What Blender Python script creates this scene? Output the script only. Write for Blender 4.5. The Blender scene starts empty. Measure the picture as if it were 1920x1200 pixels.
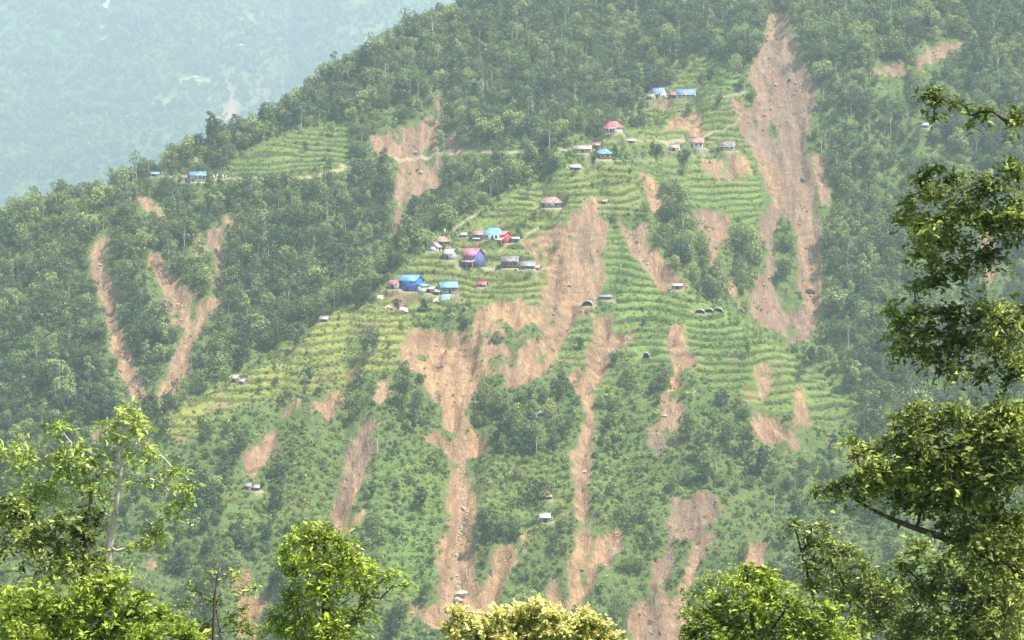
import bpy, bmesh, math, random
import numpy as np
from mathutils import Vector, Matrix, Quaternion

# ------------------------------------------------------------------ camera, sky, sun
C = bpy.context.scene
PITCH = math.radians(-4.0)
TILT = math.tan(math.radians(4.0))
TANH = 0.2217
cam_d = bpy.data.cameras.new('camera')
cam = bpy.data.objects.new('camera', cam_d)
C.collection.objects.link(cam)
C.camera = cam
cam.location = (0, 0, 0)
cam.rotation_euler = (math.radians(90) + PITCH, 0, 0)
cam_d.sensor_width = 36
cam_d.angle = 2 * math.atan(TANH)
cam_d.clip_start = 0.5
cam_d.clip_end = 12000

SUN_DIR = Vector((0.44, -0.14, 0.88)).normalized()       # towards the sun
w = bpy.data.worlds.new("World"); C.world = w; w.use_nodes = True
wn = w.node_tree.nodes; wl = w.node_tree.links
wn.clear()
sky = wn.new('ShaderNodeTexSky'); sky.sky_type = 'NISHITA'; sky.sun_disc = False
sky.sun_elevation = math.asin(SUN_DIR.z)
sky.sun_rotation = math.atan2(SUN_DIR.x, SUN_DIR.y)
sky.air_density = 1.0; sky.dust_density = 2.0
bg = wn.new('ShaderNodeBackground'); bg.inputs[1].default_value = 0.11
wo = wn.new('ShaderNodeOutputWorld')
wl.new(sky.outputs[0], bg.inputs[0]); wl.new(bg.outputs[0], wo.inputs[0])
sun_d = bpy.data.lights.new('sun', 'SUN'); sun_d.energy = 5.0; sun_d.angle = math.radians(0.6)
sun_d.color = (1.0, 0.95, 0.86)
sun = bpy.data.objects.new('sun', sun_d); C.collection.objects.link(sun)
sun.rotation_euler = SUN_DIR.to_track_quat('Z', 'Y').to_euler()
sun.location = (200, 0, 400)
C.view_settings.view_transform = 'Standard'
C.view_settings.look = 'None'
C.view_settings.exposure = 1.22
C.view_settings.gamma = 1.0
C.render.engine = 'CYCLES'
C.cycles.max_bounces = 6
C.cycles.diffuse_bounces = 3
C.cycles.volume_bounces = 1
C.cycles.transparent_max_bounces = 8
C.cycles.use_denoising = True
HAZE_DENSITY = 0.000125
HAZE_COLOR = (0.74, 0.92, 1.0)

# ------------------------------------------------------------------ helpers: noise
def _hash(ix, iy, seed):
    h = (ix.astype(np.int64) * 374761393 + iy.astype(np.int64) * 668265263 + seed * 974634777) & 0xffffffff
    h = ((h ^ (h >> 13)) * 1274126177) & 0xffffffff
    h = h ^ (h >> 16)
    return (h & 0xffffff).astype(np.float64) / float(0xffffff)

def vnoise(x, y, seed=0):
    x = np.asarray(x, float); y = np.asarray(y, float)
    ix = np.floor(x); iy = np.floor(y)
    fx = x - ix; fy = y - iy
    fx = fx * fx * fx * (fx * (fx * 6 - 15) + 10); fy = fy * fy * fy * (fy * (fy * 6 - 15) + 10)
    a = _hash(ix, iy, seed); b = _hash(ix + 1, iy, seed); c = _hash(ix, iy + 1, seed); d = _hash(ix + 1, iy + 1, seed)
    return ((a * (1 - fx) + b * fx) * (1 - fy) + (c * (1 - fx) + d * fx) * fy) * 2 - 1

def fbm(x, y, seed=0, octv=3):
    s = 0; a = 1; t = 0
    for k in range(octv):
        s = s + a * vnoise(x * 2 ** k + 17.3 * k, y * 2 ** k - 9.1 * k, seed + k); t += a; a *= 0.5
    return s / t

def sstep(a, b, x):
    t = np.clip((np.asarray(x, float) - a) / (b - a), 0, 1)
    return t * t * (3 - 2 * t)

def smax(a, b, k):
    h = np.clip(0.5 + 0.5 * (a - b) / k, 0, 1)
    return b + (a - b) * h + k * h * (1 - h)

def smin(a, b, k):
    return -smax(-a, -b, k)

# ------------------------------------------------------------------ the shape of the land
def sdline(x, y, px, py, dx, dy, nx, ny):
    L = math.hypot(dx, dy); dx /= L; dy /= L
    return (x - px) * dx + (y - py) * dy, (x - px) * nx + (y - py) * ny

def H_old(x, y):
    """ground height of the opposite mountain side, measured above the tilted sight plane"""
    F = -631.5 - 0.0988 * x + 0.655 * y
    # left crest of the spur
    t, s = sdline(x, y, -136, 880, 229, 300, -0.796, 0.607)
    s = s + 3.5 * fbm(t / 45, s * 0, 5, 2) + 1.0
    fallL = 1.08 * np.maximum(smax(s, 0 * s, 5) - 1.0, 0)
    # right crest
    t1, s1 = sdline(x, y, 71, 994, 79, -64, 0.629, 0.777)
    t2, s2 = sdline(x, y, 71, 994, -13, 66, 0.98, 0.19)
    sR = smin(s1, s2, 10) + 2.5 * fbm(t1 / 35, t1 * 0, 8, 2)
    fallR = 1.0 * np.maximum(smax(sR, 0 * sR, 5) - 1.2, 0)
    cap = 58 + 0 * x
    fallR = smin(fallR, cap, 10) * (1 - sstep(1030, 1340, y))
    G = F - fallL - fallR
    # the mountain behind
    B = -640 + 0.595 * y + 8 * fbm(x / 120, y / 160, 21, 2)
    # gully between the left hill and the forest under the village
    gx = np.interp(y, [960, 1060, 1130, 1200, 1290, 1400], [-98, -62, -52, -50, -46, -30])
    B = B - 16 * np.exp(-((x - gx) / 24.0) ** 2) * sstep(900, 1000, y) * (1 - 0.6 * sstep(1200, 1340, y))
    xc = np.interp(y, [900, 1100, 1190, 1256, 1322, 1389, 1560], [-520, -330, -222, -138, -81, -32, 70])
    s3 = (xc - x) * .73 + 5 * fbm(y / 60, y * 0, 31, 3) + 2
    B = B - 1.25 * np.maximum(smax(s3, 0 * s3, 7) - 1.7, 0)
    Z = smax(G, B, 7)
    # gullies and shoulders
    rel = 5.0 * fbm(x / 75, y / 95, 41, 3) + 4.2 * (np.abs(vnoise(x / 26 + 0.2 * vnoise(y / 60, x / 60, 3), y / 150, 51)) * 2 - 0.7) + 1.3 * fbm(x / 17, y / 19, 61, 2)
    Z = Z + rel
    Z = smin(Z, 250 + 0.28 * (y - 1560) + 0 * x, 30)
    return Z

def H_base(x, y):
    x = np.asarray(x, float); y = np.asarray(y, float)
    far = H_old(x, y) - TILT * y
    far = np.where(y > 1620, far - (y - 1620) * 0.35, far)
    floor = -226 + 3 * fbm(x / 60, y / 60, 71, 3)
    near = -1.75 - 0.40 * np.maximum(y, 0) + 0.25 * np.maximum(-y, 0) + (1.6 * fbm(x / 22, y / 22, 72, 3)) * sstep(2, 20, np.abs(y) + np.abs(x))
    z = smax(far, floor, 14)
    z = np.where(y < 560, smax(near, floor, 14), z)
    return z

# far mountain across the next valley
def H_far(x, y):
    x = np.asarray(x, float); y = np.asarray(y, float)
    z = -3150 + 0.60 * y - 0.05 * x
    rel = 120 * fbm(x / 900, y / 1200, 101, 4) + 70 * (np.abs(vnoise(x / 480 + 0.4 * vnoise(y / 900, x / 900, 7), y / 2600, 105)) * 2 - 0.7)
    return z + rel - TILT * y

def rays(uv):
    uv = np.asarray(uv, float).reshape(-1, 2)
    sx = (uv[:, 0] - 960) / 960 * TANH
    sz = (600 - uv[:, 1]) / 960 * TANH
    dy = math.cos(PITCH) - math.sin(PITCH) * sz
    dz = math.sin(PITCH) + math.cos(PITCH) * sz
    return sx / dy, dz / dy

def cast(uv, fn=None, y0=730., y1=1600., n=1200):
    """where the sight line through a picture point meets the ground: x, y, z"""
    fn = fn or H_base
    ax, az = rays(uv)
    ys = np.linspace(y0, y1, n)
    out = np.zeros((len(ax), 3))
    Y = ys[None, :] + 0 * ax[:, None]
    hz = fn(ax[:, None] * Y, Y)
    d = hz - az[:, None] * Y
    hit = d > 0
    i = np.argmax(hit, axis=1)
    i = np.where(hit.any(axis=1), np.maximum(i, 1), n - 1)
    r = np.arange(len(ax))
    d0 = d[r, i - 1]; d1 = d[r, i]
    f = np.clip(-d0 / np.where(np.abs(d1 - d0) < 1e-9, 1, d1 - d0), 0, 1)
    yy = ys[i - 1] + (ys[i] - ys[i - 1]) * f
    out[:, 0] = ax * yy; out[:, 1] = yy; out[:, 2] = az * yy
    return out

def project(x, y, z):
    c, s = math.cos(PITCH), math.sin(PITCH)
    dep = y * c + z * s
    up = -y * s + z * c
    return 960 + 960 * (x / dep) / TANH, 600 - 960 * (up / dep) / TANH

# ------------------------------------------------------------------ land cover outlines (picture points, laid onto the ground)
SLIDES = [
 # big slide at the top right: outline, depth, freshness (1 orange, 0 grey brown)
 ([(1442,25),(1475,28),(1480,60),(1500,90),(1512,130),(1527,165),(1524,200),(1518,240),(1510,280),(1520,320),(1537,340),(1534,400),(1538,450),(1534,500),(1540,560),(1532,610),(1502,640),(1475,648),(1455,622),(1420,602),(1405,580),(1415,530),(1440,500),(1442,470),(1427,440),(1430,400),(1445,370),(1435,330),(1417,300),(1410,270),(1395,250),(1392,220),(1410,200),(1420,180),(1402,150),(1412,120),(1427,95),(1438,60)], 4.0, .12),
 ([(1526,290),(1550,290),(1553,380),(1532,400)], 1.5, .5),
 ([(1370,188),(1388,192),(1392,215),(1404,262),(1390,245),(1378,215)], 1, .7),
 ([(1255,220),(1285,208),(1308,208),(1320,258),(1300,265),(1288,240),(1252,240)], 1.8, .9),
 ([(1105,372),(1120,376),(1118,400),(1135,410),(1133,440),(1128,480),(1133,520),(1125,555),(1098,575),(1075,605),(1050,645),(1028,680),(995,718),(950,716),(955,690),(985,650),(1008,640),(1020,600),(1020,560),(1030,520),(1026,500),(1045,480),(1060,440),(1070,400),(1095,395)], 3.2, .75),
 ([(1062,425),(1040,425),(1010,438),(982,457),(1000,472),(1012,495),(1035,510),(1055,470)], .55, .5),
 ([(1198,322),(1219,324),(1246,387),(1226,392)], 1.4, .7),
 ([(905,565),(930,560),(975,561),(990,578),(1022,578),(1018,606),(985,612),(960,604),(930,598),(912,622),(900,655),(888,640),(893,590)], 2.0, .9),
 ([(912,615),(960,604),(1018,606),(1014,645),(978,690),(950,700),(915,702),(900,660)], .5, .5),
 ([(765,628),(790,618),(830,620),(870,617),(885,640),(897,670),(905,700),(892,722),(877,745),(872,780),(876,808),(915,815),(905,840),(888,860),(884,900),(893,940),(886,985),(888,1040),(880,1085),(900,1108),(918,1060),(935,1020),(965,1030),(965,1050),(950,1075),(935,1112),(915,1142),(890,1152),(845,1168),(820,1178),(790,1162),(800,1142),(825,1130),(832,1080),(820,1020),(843,1000),(841,940),(850,890),(838,850),(820,832),(798,815),(825,815),(845,830),(862,808),(838,795),(830,770),(806,740),(790,705),(762,690),(755,655)], 4.2, 1.),
 ([(1112,590),(1140,590),(1146,622),(1172,622),(1164,652),(1145,662),(1135,690),(1117,720),(1112,760),(1112,800),(1106,850),(1096,900),(1105,950),(1110,1000),(1112,1030),(1125,1008),(1145,988),(1162,990),(1165,1010),(1150,1040),(1135,1052),(1120,1048),(1118,1080),(1098,1112),(1092,1135),(1040,1142),(1025,1110),(1040,1085),(1060,1115),(1070,1110),(1063,1080),(1078,1060),(1076,1020),(1084,980),(1077,920),(1080,900),(1072,850),(1085,840),(1098,800),(1092,745),(1080,725),(1066,705),(1070,690),(1085,692),(1092,715),(1104,700),(1100,650),(1115,645)], 2.6, .8),
 ([(1163,412),(1186,404),(1206,420),(1216,445),(1230,470),(1252,495),(1272,515),(1292,541),(1242,541),(1215,510),(1186,465),(1165,435)], 3.5, .7),
 ([(1296,402),(1318,392),(1342,390),(1366,410),(1360,440),(1346,455),(1356,490),(1376,520),(1386,572),(1370,562),(1344,510),(1324,480),(1330,450),(1308,430)], 2.5, .5),
 ([(830,175),(841,182),(826,212),(819,250),(816,285),(830,312),(830,345),(790,360),(770,385),(762,400),(758,430),(760,470),(742,470),(738,430),(745,390),(742,360),(750,330),(745,300),(706,282),(700,255),(725,245),(755,240),(790,240),(806,210)], 3, .25),
 ([(215,422),(226,428),(202,455),(197,500),(217,560),(217,600),(237,640),(257,700),(272,752),(245,747),(223,690),(213,640),(198,580),(180,530),(172,480),(180,455)], 3, .6),
 ([(275,478),(295,475),(332,530),(372,570),(394,560),(409,510),(404,468),(368,484),(362,450),(398,430),(415,428),(413,460),(427,480),(430,530),(421,562),(396,590),(382,620),(360,640),(356,690),(336,720),(312,757),(284,757),(318,700),(333,650),(345,618),(308,580),(288,510)], 3, .45),
 ([(698,752),(713,712),(742,705),(736,725),(720,750)], 1.5, .8),
 ([(524,770),(562,755),(555,775),(537,786)], 1, .8),
 ([(495,820),(522,805),(516,830),(502,860),(482,890),(445,892),(453,862),(475,838)], 2, .7),
 ([(604,744),(640,730),(642,750),(622,775),(606,777)], 1.5, .8), ([(578,760),(600,757),(600,822),(582,812)], .6, .5),
 ([(678,785),(705,785),(696,820),(702,840),(692,880),(667,920),(656,950),(650,975),(687,955),(680,977),(660,997),(630,992),(624,960),(638,910),(653,870),(648,840),(663,820)], 2.6, .5),
 ([(1255,612),(1285,610),(1287,660),(1302,665),(1302,690),(1281,692),(1276,726),(1254,730),(1264,690),(1262,655),(1250,640)], 1.4, .9),
 ([(1235,735),(1270,740),(1286,770),(1280,800),(1255,812),(1245,772)], 1.2, .45),
 ([(1418,682),(1442,680),(1445,725),(1430,738),(1425,760),(1462,790),(1482,812),(1470,825),(1440,822),(1425,780),(1400,742),(1398,722),(1418,720)], 1.6, .7),
 ([(1488,737),(1511,735),(1513,780),(1521,790),(1518,806),(1495,806),(1490,780)], 1.2, .8),
 ([(1270,935),(1300,928),(1332,930),(1350,960),(1328,1000),(1290,1010),(1262,1000),(1257,1060),(1237,1097),(1216,1120),(1184,1152),(1188,1130),(1222,1108),(1226,1060),(1246,1040),(1256,980)], 2, .2),
 ([(1310,985),(1338,980),(1331,1020),(1316,1050),(1290,1102),(1274,1112),(1290,1060)], 1.2, .8),
 ([(1180,1150),(1240,1120),(1320,1128),(1330,1150),(1290,1160),(1272,1215),(1188,1215)], 1.4, .5),
 ([(1408,1022),(1436,1018),(1434,1056),(1408,1060)], 1.2, .8),
 ([(1590,840),(1610,840),(1614,866),(1594,866)], 1, .9),
 ([(450,1077),(470,1065),(470,1090),(447,1116),(436,1112)], 1.2, .8),
 ([(455,1130),(490,1103),(497,1130),(482,1160),(476,1196),(448,1192)], 1.4, .9),
 ([(243,355),(262,360),(287,382),(312,400),(297,408),(264,387)], .8, .6),
 ([(1646,132),(1670,116),(1692,120),(1692,135),(1660,142)], 1, .3), ([(1720,100),(1762,80),(1800,78),(1790,98),(1747,116),(1722,127)], 1.5, .4),
 ([(420,406),(452,405),(453,426),(430,432)], 1, .3),
 ([(978,1010),(993,993),(991,1015),(980,1032)], .8, .9), ([(760,1130),(787,1135),(792,1156),(764,1156)], 1, .9),
 ([(840,255),(856,255),(856,287),(844,287)], .8, .4),
 ([(165,808),(205,798),(215,822),(185,836)], .8, .4), ([(268,1055),(290,1043),(297,1066),(274,1072)], .8, .7),
 ([(645,690),(668,684),(672,700),(650,708)], .6, .6), ([(880,870),(892,862),(900,935),(890,960)], 0.5, .3),
 ([(1222,190),(1262,186),(1305,187),(1305,198),(1262,206),(1232,203)], .3, .5), ([(712,552),(745,548),(790,552),(772,570),(735,576),(708,572)], .3, .3), ([(1085,415),(1100,400),(1105,420)], .3, .6), ([(1310,300),(1400,305),(1404,330),(1330,335)], .3, .6), ([(1400,770),(1500,800),(1560,830),(1460,850),(1420,820)], .4, .5), ([(1215,800),(1260,790),(1270,830),(1225,850)], .3, .3),
 ([(1150,628),(1180,622),(1176,640),(1150,655)], .6, .8), ([(1838,420),(1862,415),(1868,500),(1850,540),(1842,480)], 1.6, .5),
]
ISLANDS = [[(1468,388),(1492,420),(1500,452),(1495,502),(1480,547),(1455,532),(1450,480),(1455,430)]]
# fields: outline, terrace strength, yellowness, brightness
FIELDS = [
 ([(735,512),(805,466),(832,468),(880,425),(962,362),(1050,316),(1110,298),(1250,312),(1196,335),(1210,398),(1160,405),(1140,405),(1105,375),(1066,405),(1040,440),(1030,520),(1020,575),(900,565),(760,600),(698,578)], 1, .55, .55),
 ([(1140,480),(1232,532),(1292,548),(1390,592),(1482,658),(1562,742),(1482,702),(1400,694),(1300,684),(1182,684),(1145,620),(1150,575)], 1, .25, .9),
 ([(1136,412),(1166,440),(1232,530),(1140,565),(1130,480)], 1, .1, .55),
 ([(1250,172),(1278,138),(1302,112),(1345,104),(1398,108),(1390,150),(1350,178),(1300,176)], 1, .35, .75),
 ([(1150,240),(1200,205),(1260,190),(1392,180),(1412,284),(1300,268),(1130,282),(1128,258)], .9, .45, .6),
 ([(1200,302),(1412,292),(1432,352),(1420,422),(1380,432),(1300,382),(1220,352)], .8, .15, .6),
 ([(436,302),(500,268),(570,242),(652,228),(664,270),(642,312),(560,322),(430,328)], 1, .3, .55),
 ([(288,802),(380,733),(440,703),(562,628),(640,572),(722,572),(782,602),(757,640),(750,692),(640,722),(520,742),(400,782),(332,832)], .62, .85, .9),
 ([(700,862),(782,852),(842,902),(832,1002),(822,1102),(762,1132),(700,1102),(722,1002),(662,1002),(682,940)], .12, .12, .62),
 ([(360,330),(430,322),(560,322),(640,318),(700,325),(640,345),(480,348),(380,345)], .5, .4, .35),
 ([(1020,600),(1100,590),(1180,684),(1120,760),(1060,680),(1000,720)], .7, .35, .5),
 ([(900,860),(1070,850),(1075,1000),(960,1010),(900,960)], .42, .4, .35),
 ([(1110,850),(1250,830),(1260,960),(1120,990)], .42, .5, .3),
 ([(1330,600),(1480,660),(1620,760),(1560,800),(1400,760),(1290,700)], .9, .25, .6),
 ([(560,880),(640,850),(620,980),(560,1000),(420,1000),(420,900),(500,900)], .3, .4, .35),
]
PATHS = [  # polylines with half width in metres
 ([(380,336),(470,334),(530,336),(590,330),(640,318),(662,302),(640,310)], .9),
 ([(700,284),(760,285),(830,286),(900,284),(960,286),(1010,286),(1040,278),(1070,280)], .8),
 ([(1320,182),(1360,180),(1400,172)], .35), ([(1130,262),(1180,262),(1250,262),(1320,255),(1380,232),(1392,210)], .15),
 ([(802,472),(835,466),(850,430),(885,405),(905,395)], .35), ([(935,470),(975,450),(1010,425)], .2),
 ([(1125,305),(1160,300),(1240,300),(1330,290)], .05), ([(860,500),(905,503),(940,500)], 1.2),
 ([(1240,265),(1300,262),(1340,246)], .5), ([(285,328),(330,334)], .7),
]
PADS = []   # house sites: (x, y, z, radius), filled below from the building list
# ------------------------------------------------------------------ object helpers
def prop(o, label=None, cat=None, group=None, kind=None):
    if label: o['label'] = label
    if cat: o['category'] = cat
    if group: o['group'] = group
    if kind: o['kind'] = kind
    return o

def link(o, parent=None):
    C.collection.objects.link(o)
    if parent is not None: o.parent = parent
    return o

def empty(name, loc, rz=0, label=None, cat=None, group=None):
    o = bpy.data.objects.new(name, None); link(o)
    o.empty_display_size = 0.5
    o.location = loc; o.rotation_euler = (0, 0, rz)
    return prop(o, label, cat, group)

def mesh_np(name, verts, faces, mats=(), smooth=False, attrs=None):
    """faces: (n,3) or (n,4) array"""
    me = bpy.data.meshes.new(name)
    verts = np.asarray(verts, np.float32); faces = np.asarray(faces, np.int32)
    k = faces.shape[1]
    me.vertices.add(len(verts)); me.vertices.foreach_set('co', verts.ravel())
    me.loops.add(faces.size); me.loops.foreach_set('vertex_index', faces.ravel())
    me.polygons.add(len(faces))
    me.polygons.foreach_set('loop_start', np.arange(0, faces.size, k, dtype=np.int32))
    me.polygons.foreach_set('loop_total', np.full(len(faces), k, np.int32))
    if smooth: me.polygons.foreach_set('use_smooth', np.ones(len(faces), bool))
    for m in mats: me.materials.append(m)
    for an, (dom, typ, data) in (attrs or {}).items():
        at = me.attributes.new(an, typ, dom)
        at.data.foreach_set('color' if typ == 'FLOAT_COLOR' else 'value', np.asarray(data, np.float32).ravel())
    me.update(); me.validate()
    return me

# ------------------------------------------------------------------ materials
MATS = {}
def new_mat(name):
    m = bpy.data.materials.new(name); m.use_nodes = True
    m.node_tree.nodes.clear(); MATS[name] = m
    return m, m.node_tree.nodes, m.node_tree.links

class NB:
    def __init__(s, name):
        s.m, s.n, s.l = new_mat(name)
        s.out = s.n.new('ShaderNodeOutputMaterial')
    def node(s, t, **kw):
        n = s.n.new(t)
        for k, v in kw.items(): setattr(n, k, v)
        return n
    def put(s, sock, v):
        if isinstance(v, bpy.types.NodeSocket): s.l.new(v, sock)
        elif v is not None: sock.default_value = (*v, 1) if isinstance(v, tuple) and len(v) == 3 and sock.type == 'RGBA' else v
    def noise(s, scale, detail=3, rough=.55, vec=None, sc=None, dist=0):
        if sc is not None:
            mp = s.node('ShaderNodeMapping'); s.put(mp.inputs[0], vec); mp.inputs['Scale'].default_value = sc; vec = mp.outputs[0]
        n = s.node('ShaderNodeTexNoise'); n.inputs['Scale'].default_value = scale
        n.inputs['Detail'].default_value = detail; n.inputs['Roughness'].default_value = rough; n.inputs['Distortion'].default_value = dist
        if vec is not None: s.put(n.inputs['Vector'], vec)
        return n.outputs['Fac']
    def mix(s, f, a, b, typ='MIX'):
        n = s.node('ShaderNodeMix', data_type='RGBA', blend_type=typ)
        s.put(n.inputs[0], f); s.put(n.inputs[6], a); s.put(n.inputs[7], b)
        return n.outputs[2]
    def math(s, op, a, b=None, c=None, clamp=False):
        n = s.node('ShaderNodeMath', operation=op, use_clamp=clamp)
        s.put(n.inputs[0], a)
        if b is not None: s.put(n.inputs[1], b)
        if c is not None: s.put(n.inputs[2], c)
        return n.outputs[0]
    def rng(s, v, a, b, c=0., d=1.):
        n = s.node('ShaderNodeMapRange'); n.clamp = True
        s.put(n.inputs[0], v)
        for i, q in enumerate((a, b, c, d)): n.inputs[i + 1].default_value = q
        return n.outputs[0]
    def attr(s, name):
        return s.node('ShaderNodeAttribute', attribute_name=name)
    def pos(s): return s.node('ShaderNodeNewGeometry').outputs['Position']
    def principled(s, col, rough=.8, spec=.2, bump=None, bstr=.4, bdist=1.0, metal=0):
        p = s.node('ShaderNodeBsdfPrincipled')
        s.put(p.inputs['Base Color'], col); s.put(p.inputs['Roughness'], rough)
        p.inputs['Specular IOR Level'].default_value = spec; p.inputs['Metallic'].default_value = metal
        if bump is not None:
            b = s.node('ShaderNodeBump'); b.inputs['Strength'].default_value = bstr; b.inputs['Distance'].default_value = bdist
            s.put(b.inputs['Height'], bump); s.l.new(b.outputs[0], p.inputs['Normal'])
        s.l.new(p.outputs[0], s.out.inputs[0])
        return p

def mat_ground():
    b = NB('hillside_ground')
    P = b.pos()
    cov = b.attr('cover'); sep = b.node('ShaderNodeSeparateColor'); b.l.new(cov.outputs['Color'], sep.inputs[0])
    slide, field, yel = sep.outputs[0], sep.outputs[1], sep.outputs[2]
    path = b.attr('path').outputs['Fac']; fresh = b.attr('fresh').outputs['Fac']; bri = b.attr('bright').outputs['Fac']; ris = b.attr('riser').outputs['Fac']
    # undergrowth
    n1 = b.noise(.05, 4, .6, P); n2 = b.noise(.45, 4, .65, P); n3 = b.noise(1.8, 3, .7, P)
    g = b.mix(b.rng(n1, .35, .65), (.055, .095, .030), (.110, .150, .048))
    g = b.mix(b.rng(n2, .35, .7), g, (.160, .200, .065))
    g = b.mix(b.rng(n3, .5, .8), g, (.042, .068, .025))
    # fields
    dark = b.mix(yel, (.100, .165, .045), (.170, .190, .050))
    lite = b.mix(yel, (.185, .310, .072), (.330, .345, .085))
    f = b.mix(bri, dark, lite)
    f = b.mix(b.rng(n2, .3, .75), f, b.mix(.55, f, (.085, .105, .035)))
    f = b.mix(b.rng(n3, .45, .75, 0, .5), f, (.060, .085, .028))
    f = b.mix(b.rng(b.noise(.075, 3, .6, P), .63, .68, 0, .75), f, b.mix(b.rng(n2, .35, .65), (.27, .20, .11), (.17, .15, .07)))
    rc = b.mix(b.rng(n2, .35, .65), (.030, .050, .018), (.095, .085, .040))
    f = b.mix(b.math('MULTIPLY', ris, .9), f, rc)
    c = b.mix(field, g, f)
    # slid earth
    st = b.noise(1.0, 5, .68, P, (.42, .075, .12), 1.0)
    st2 = b.noise(1.0, 4, .7, P, (1.25, .22, .35), 1.2)
    bn = b.noise(.12, 5, .65, P)
    o = b.mix(b.rng(st, .3, .7), (.275, .155, .080), (.50, .32, .165))
    st3 = b.noise(1.0, 3, .6, P, (.28, .03, .05), .5)
    o = b.mix(b.rng(st3, .42, .62, 0, .8), o, (.29, .185, .115)); o = b.mix(b.rng(st2, .54, .74), o, (.70, .51, .30))
    q = b.mix(b.rng(st, .3, .7), (.150, .105, .078), (.30, .21, .15))
    q = b.mix(b.rng(st2, .56, .74), q, (.48, .38, .29))
    s = b.mix(fresh, q, o)
    s = b.mix(b.rng(bn, .5, .72, 0, .7), s, b.mix(fresh, (.20, .155, .12), (.38, .235, .13)))
    sp = b.noise(1.1, 4, .75, P)
    s = b.mix(b.rng(sp, .58, .68, 0, .75), s, (.13, .105, .065))
    s = b.mix(b.rng(b.noise(.22, 4, .7, P), .56, .66, 0, .6), s, (.19, .125, .08))
    s = b.mix(b.rng(sp, .33, .25, 0, .8), s, (.70, .60, .47))
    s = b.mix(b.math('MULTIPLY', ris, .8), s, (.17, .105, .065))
    s = b.mix(b.rng(b.noise(1.0, 4, .7, P, (.16, .018, .03), .8), .50, .60, 0, .6), s, (.20, .12, .075))
    c = b.mix(slide, c, s)
    pc = b.mix(b.rng(n2, .3, .7), (.26, .25, .13), (.42, .36, .24))
    c = b.mix(path, c, pc)
    h = b.math('ADD', b.math('MULTIPLY', n3, .55), b.math('ADD', b.math('MULTIPLY', n2, 1.0), b.math('MULTIPLY', st, 1.2)))
    b.principled(c, .95, .1, h, .8, 1.2)
    return b.m

def mat_leaf(name, c1, c2, c3=None, transl=.25, wscale=.018, island=.5, near=False, tip=None):
    """foliage: c1 dark, c2 light; patches drift over the hillside, each leaf clump and each plant varies"""
    b = NB(name)
    P = b.pos()
    oi = b.node('ShaderNodeObjectInfo'); geo = b.node('ShaderNodeNewGeometry')
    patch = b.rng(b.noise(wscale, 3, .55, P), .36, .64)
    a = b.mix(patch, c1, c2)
    if not near: a = b.mix(b.rng(b.noise(.006, 2, .5, P), .44, .60, 0, .55), a, tuple(v * .95 for v in c1))  # broad darker patches: cloud shade painted into the leaf colour
    if c3: a = b.mix(b.rng(oi.outputs['Random'], .72, .92), a, c3)
    hs = b.node('ShaderNodeHueSaturation'); b.put(hs.inputs['Color'], a)
    if near:
        b.put(hs.inputs['Value'], b.math('ADD', b.math('MULTIPLY', geo.outputs['Random Per Island'], island), 1 - .5 * island))
    else:
        b.put(hs.inputs['Value'], b.math('ADD', b.math('MULTIPLY', geo.outputs['Random Per Island'], island), b.math('ADD', b.math('MULTIPLY', oi.outputs['Random'], .8), 1 - .5 * island - .4)))
        b.put(hs.inputs['Hue'], b.math('ADD', b.math('MULTIPLY', oi.outputs['Random'], .04), .478))
    col = hs.outputs[0]
    if tip:
        col = b.mix(b.attr('tip').outputs['Fac'], col, tip)
    p = b.node('ShaderNodeBsdfPrincipled'); b.put(p.inputs['Base Color'], col); p.inputs['Roughness'].default_value = .5; p.inputs['Specular IOR Level'].default_value = .25
    t = b.node('ShaderNodeBsdfTranslucent'); b.put(t.inputs[0], b.mix(.5, col, (1., 1., .35), 'MULTIPLY') if transl > .3 else col)
    ms = b.node('ShaderNodeMixShader'); ms.inputs[0].default_value = transl
    b.l.new(p.outputs[0], ms.inputs[1]); b.l.new(t.outputs[0], ms.inputs[2]); b.l.new(ms.outputs[0], b.out.inputs[0])
    return b.m

def mat_plain(name, c1, c2=None, rough=.75, scale=1.5, bumpd=.05, metal=0, spec=.3, rows=None):
    b = NB(name)
    tc = b.node('ShaderNodeTexCoord').outputs['Object']
    n = b.noise(scale, 4, .6, tc)
    c2 = c2 or tuple(x * .65 for x in c1)
    col = b.mix(b.rng(n, .38, .68), c1, c2)
    if name.startswith('wall'): col = b.mix(b.rng(b.noise(.7, 4, .7, tc), .52, .68, 0, .5), col, (.26, .23, .19))
    h = n
    if rows:
        n5 = b.noise(.9, 4, .65, tc); col = b.mix(b.rng(n5, .56, .70, 0, .55), col, (.30, .20, .15))
        oi = b.node('ShaderNodeObjectInfo'); col = b.mix(b.math('MULTIPLY', oi.outputs['Random'], .12), col, (.45, .45, .46))
        n6 = b.noise(.5, 2, .5, tc); col = b.mix(b.rng(n6, .4, .6, 0, .25), col, (.6, .6, .6))
        wv = b.node('ShaderNodeTexWave', wave_type='BANDS', bands_direction=rows[0]); wv.inputs['Scale'].default_value = rows[1]; b.put(wv.inputs['Vector'], tc)
        h = wv.outputs['Fac']
    b.principled(col, rough, spec, h, .5, bumpd, metal)
    return b.m

GROUND = mat_ground()

# ------------------------------------------------------------------ terrain
def poly_world(pts, fn=None, **kw):
    P = np.array(pts, float); Q = np.roll(P, -1, axis=0); o = []
    for a, c in zip(P, Q):
        n = max(1, int(np.hypot(*(c - a)) / 9)); t = np.arange(n)[:, None] / n
        o.append(a + (c - a) * t)
    return cast(np.vstack(o), fn, **kw)[:, :2]

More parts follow.
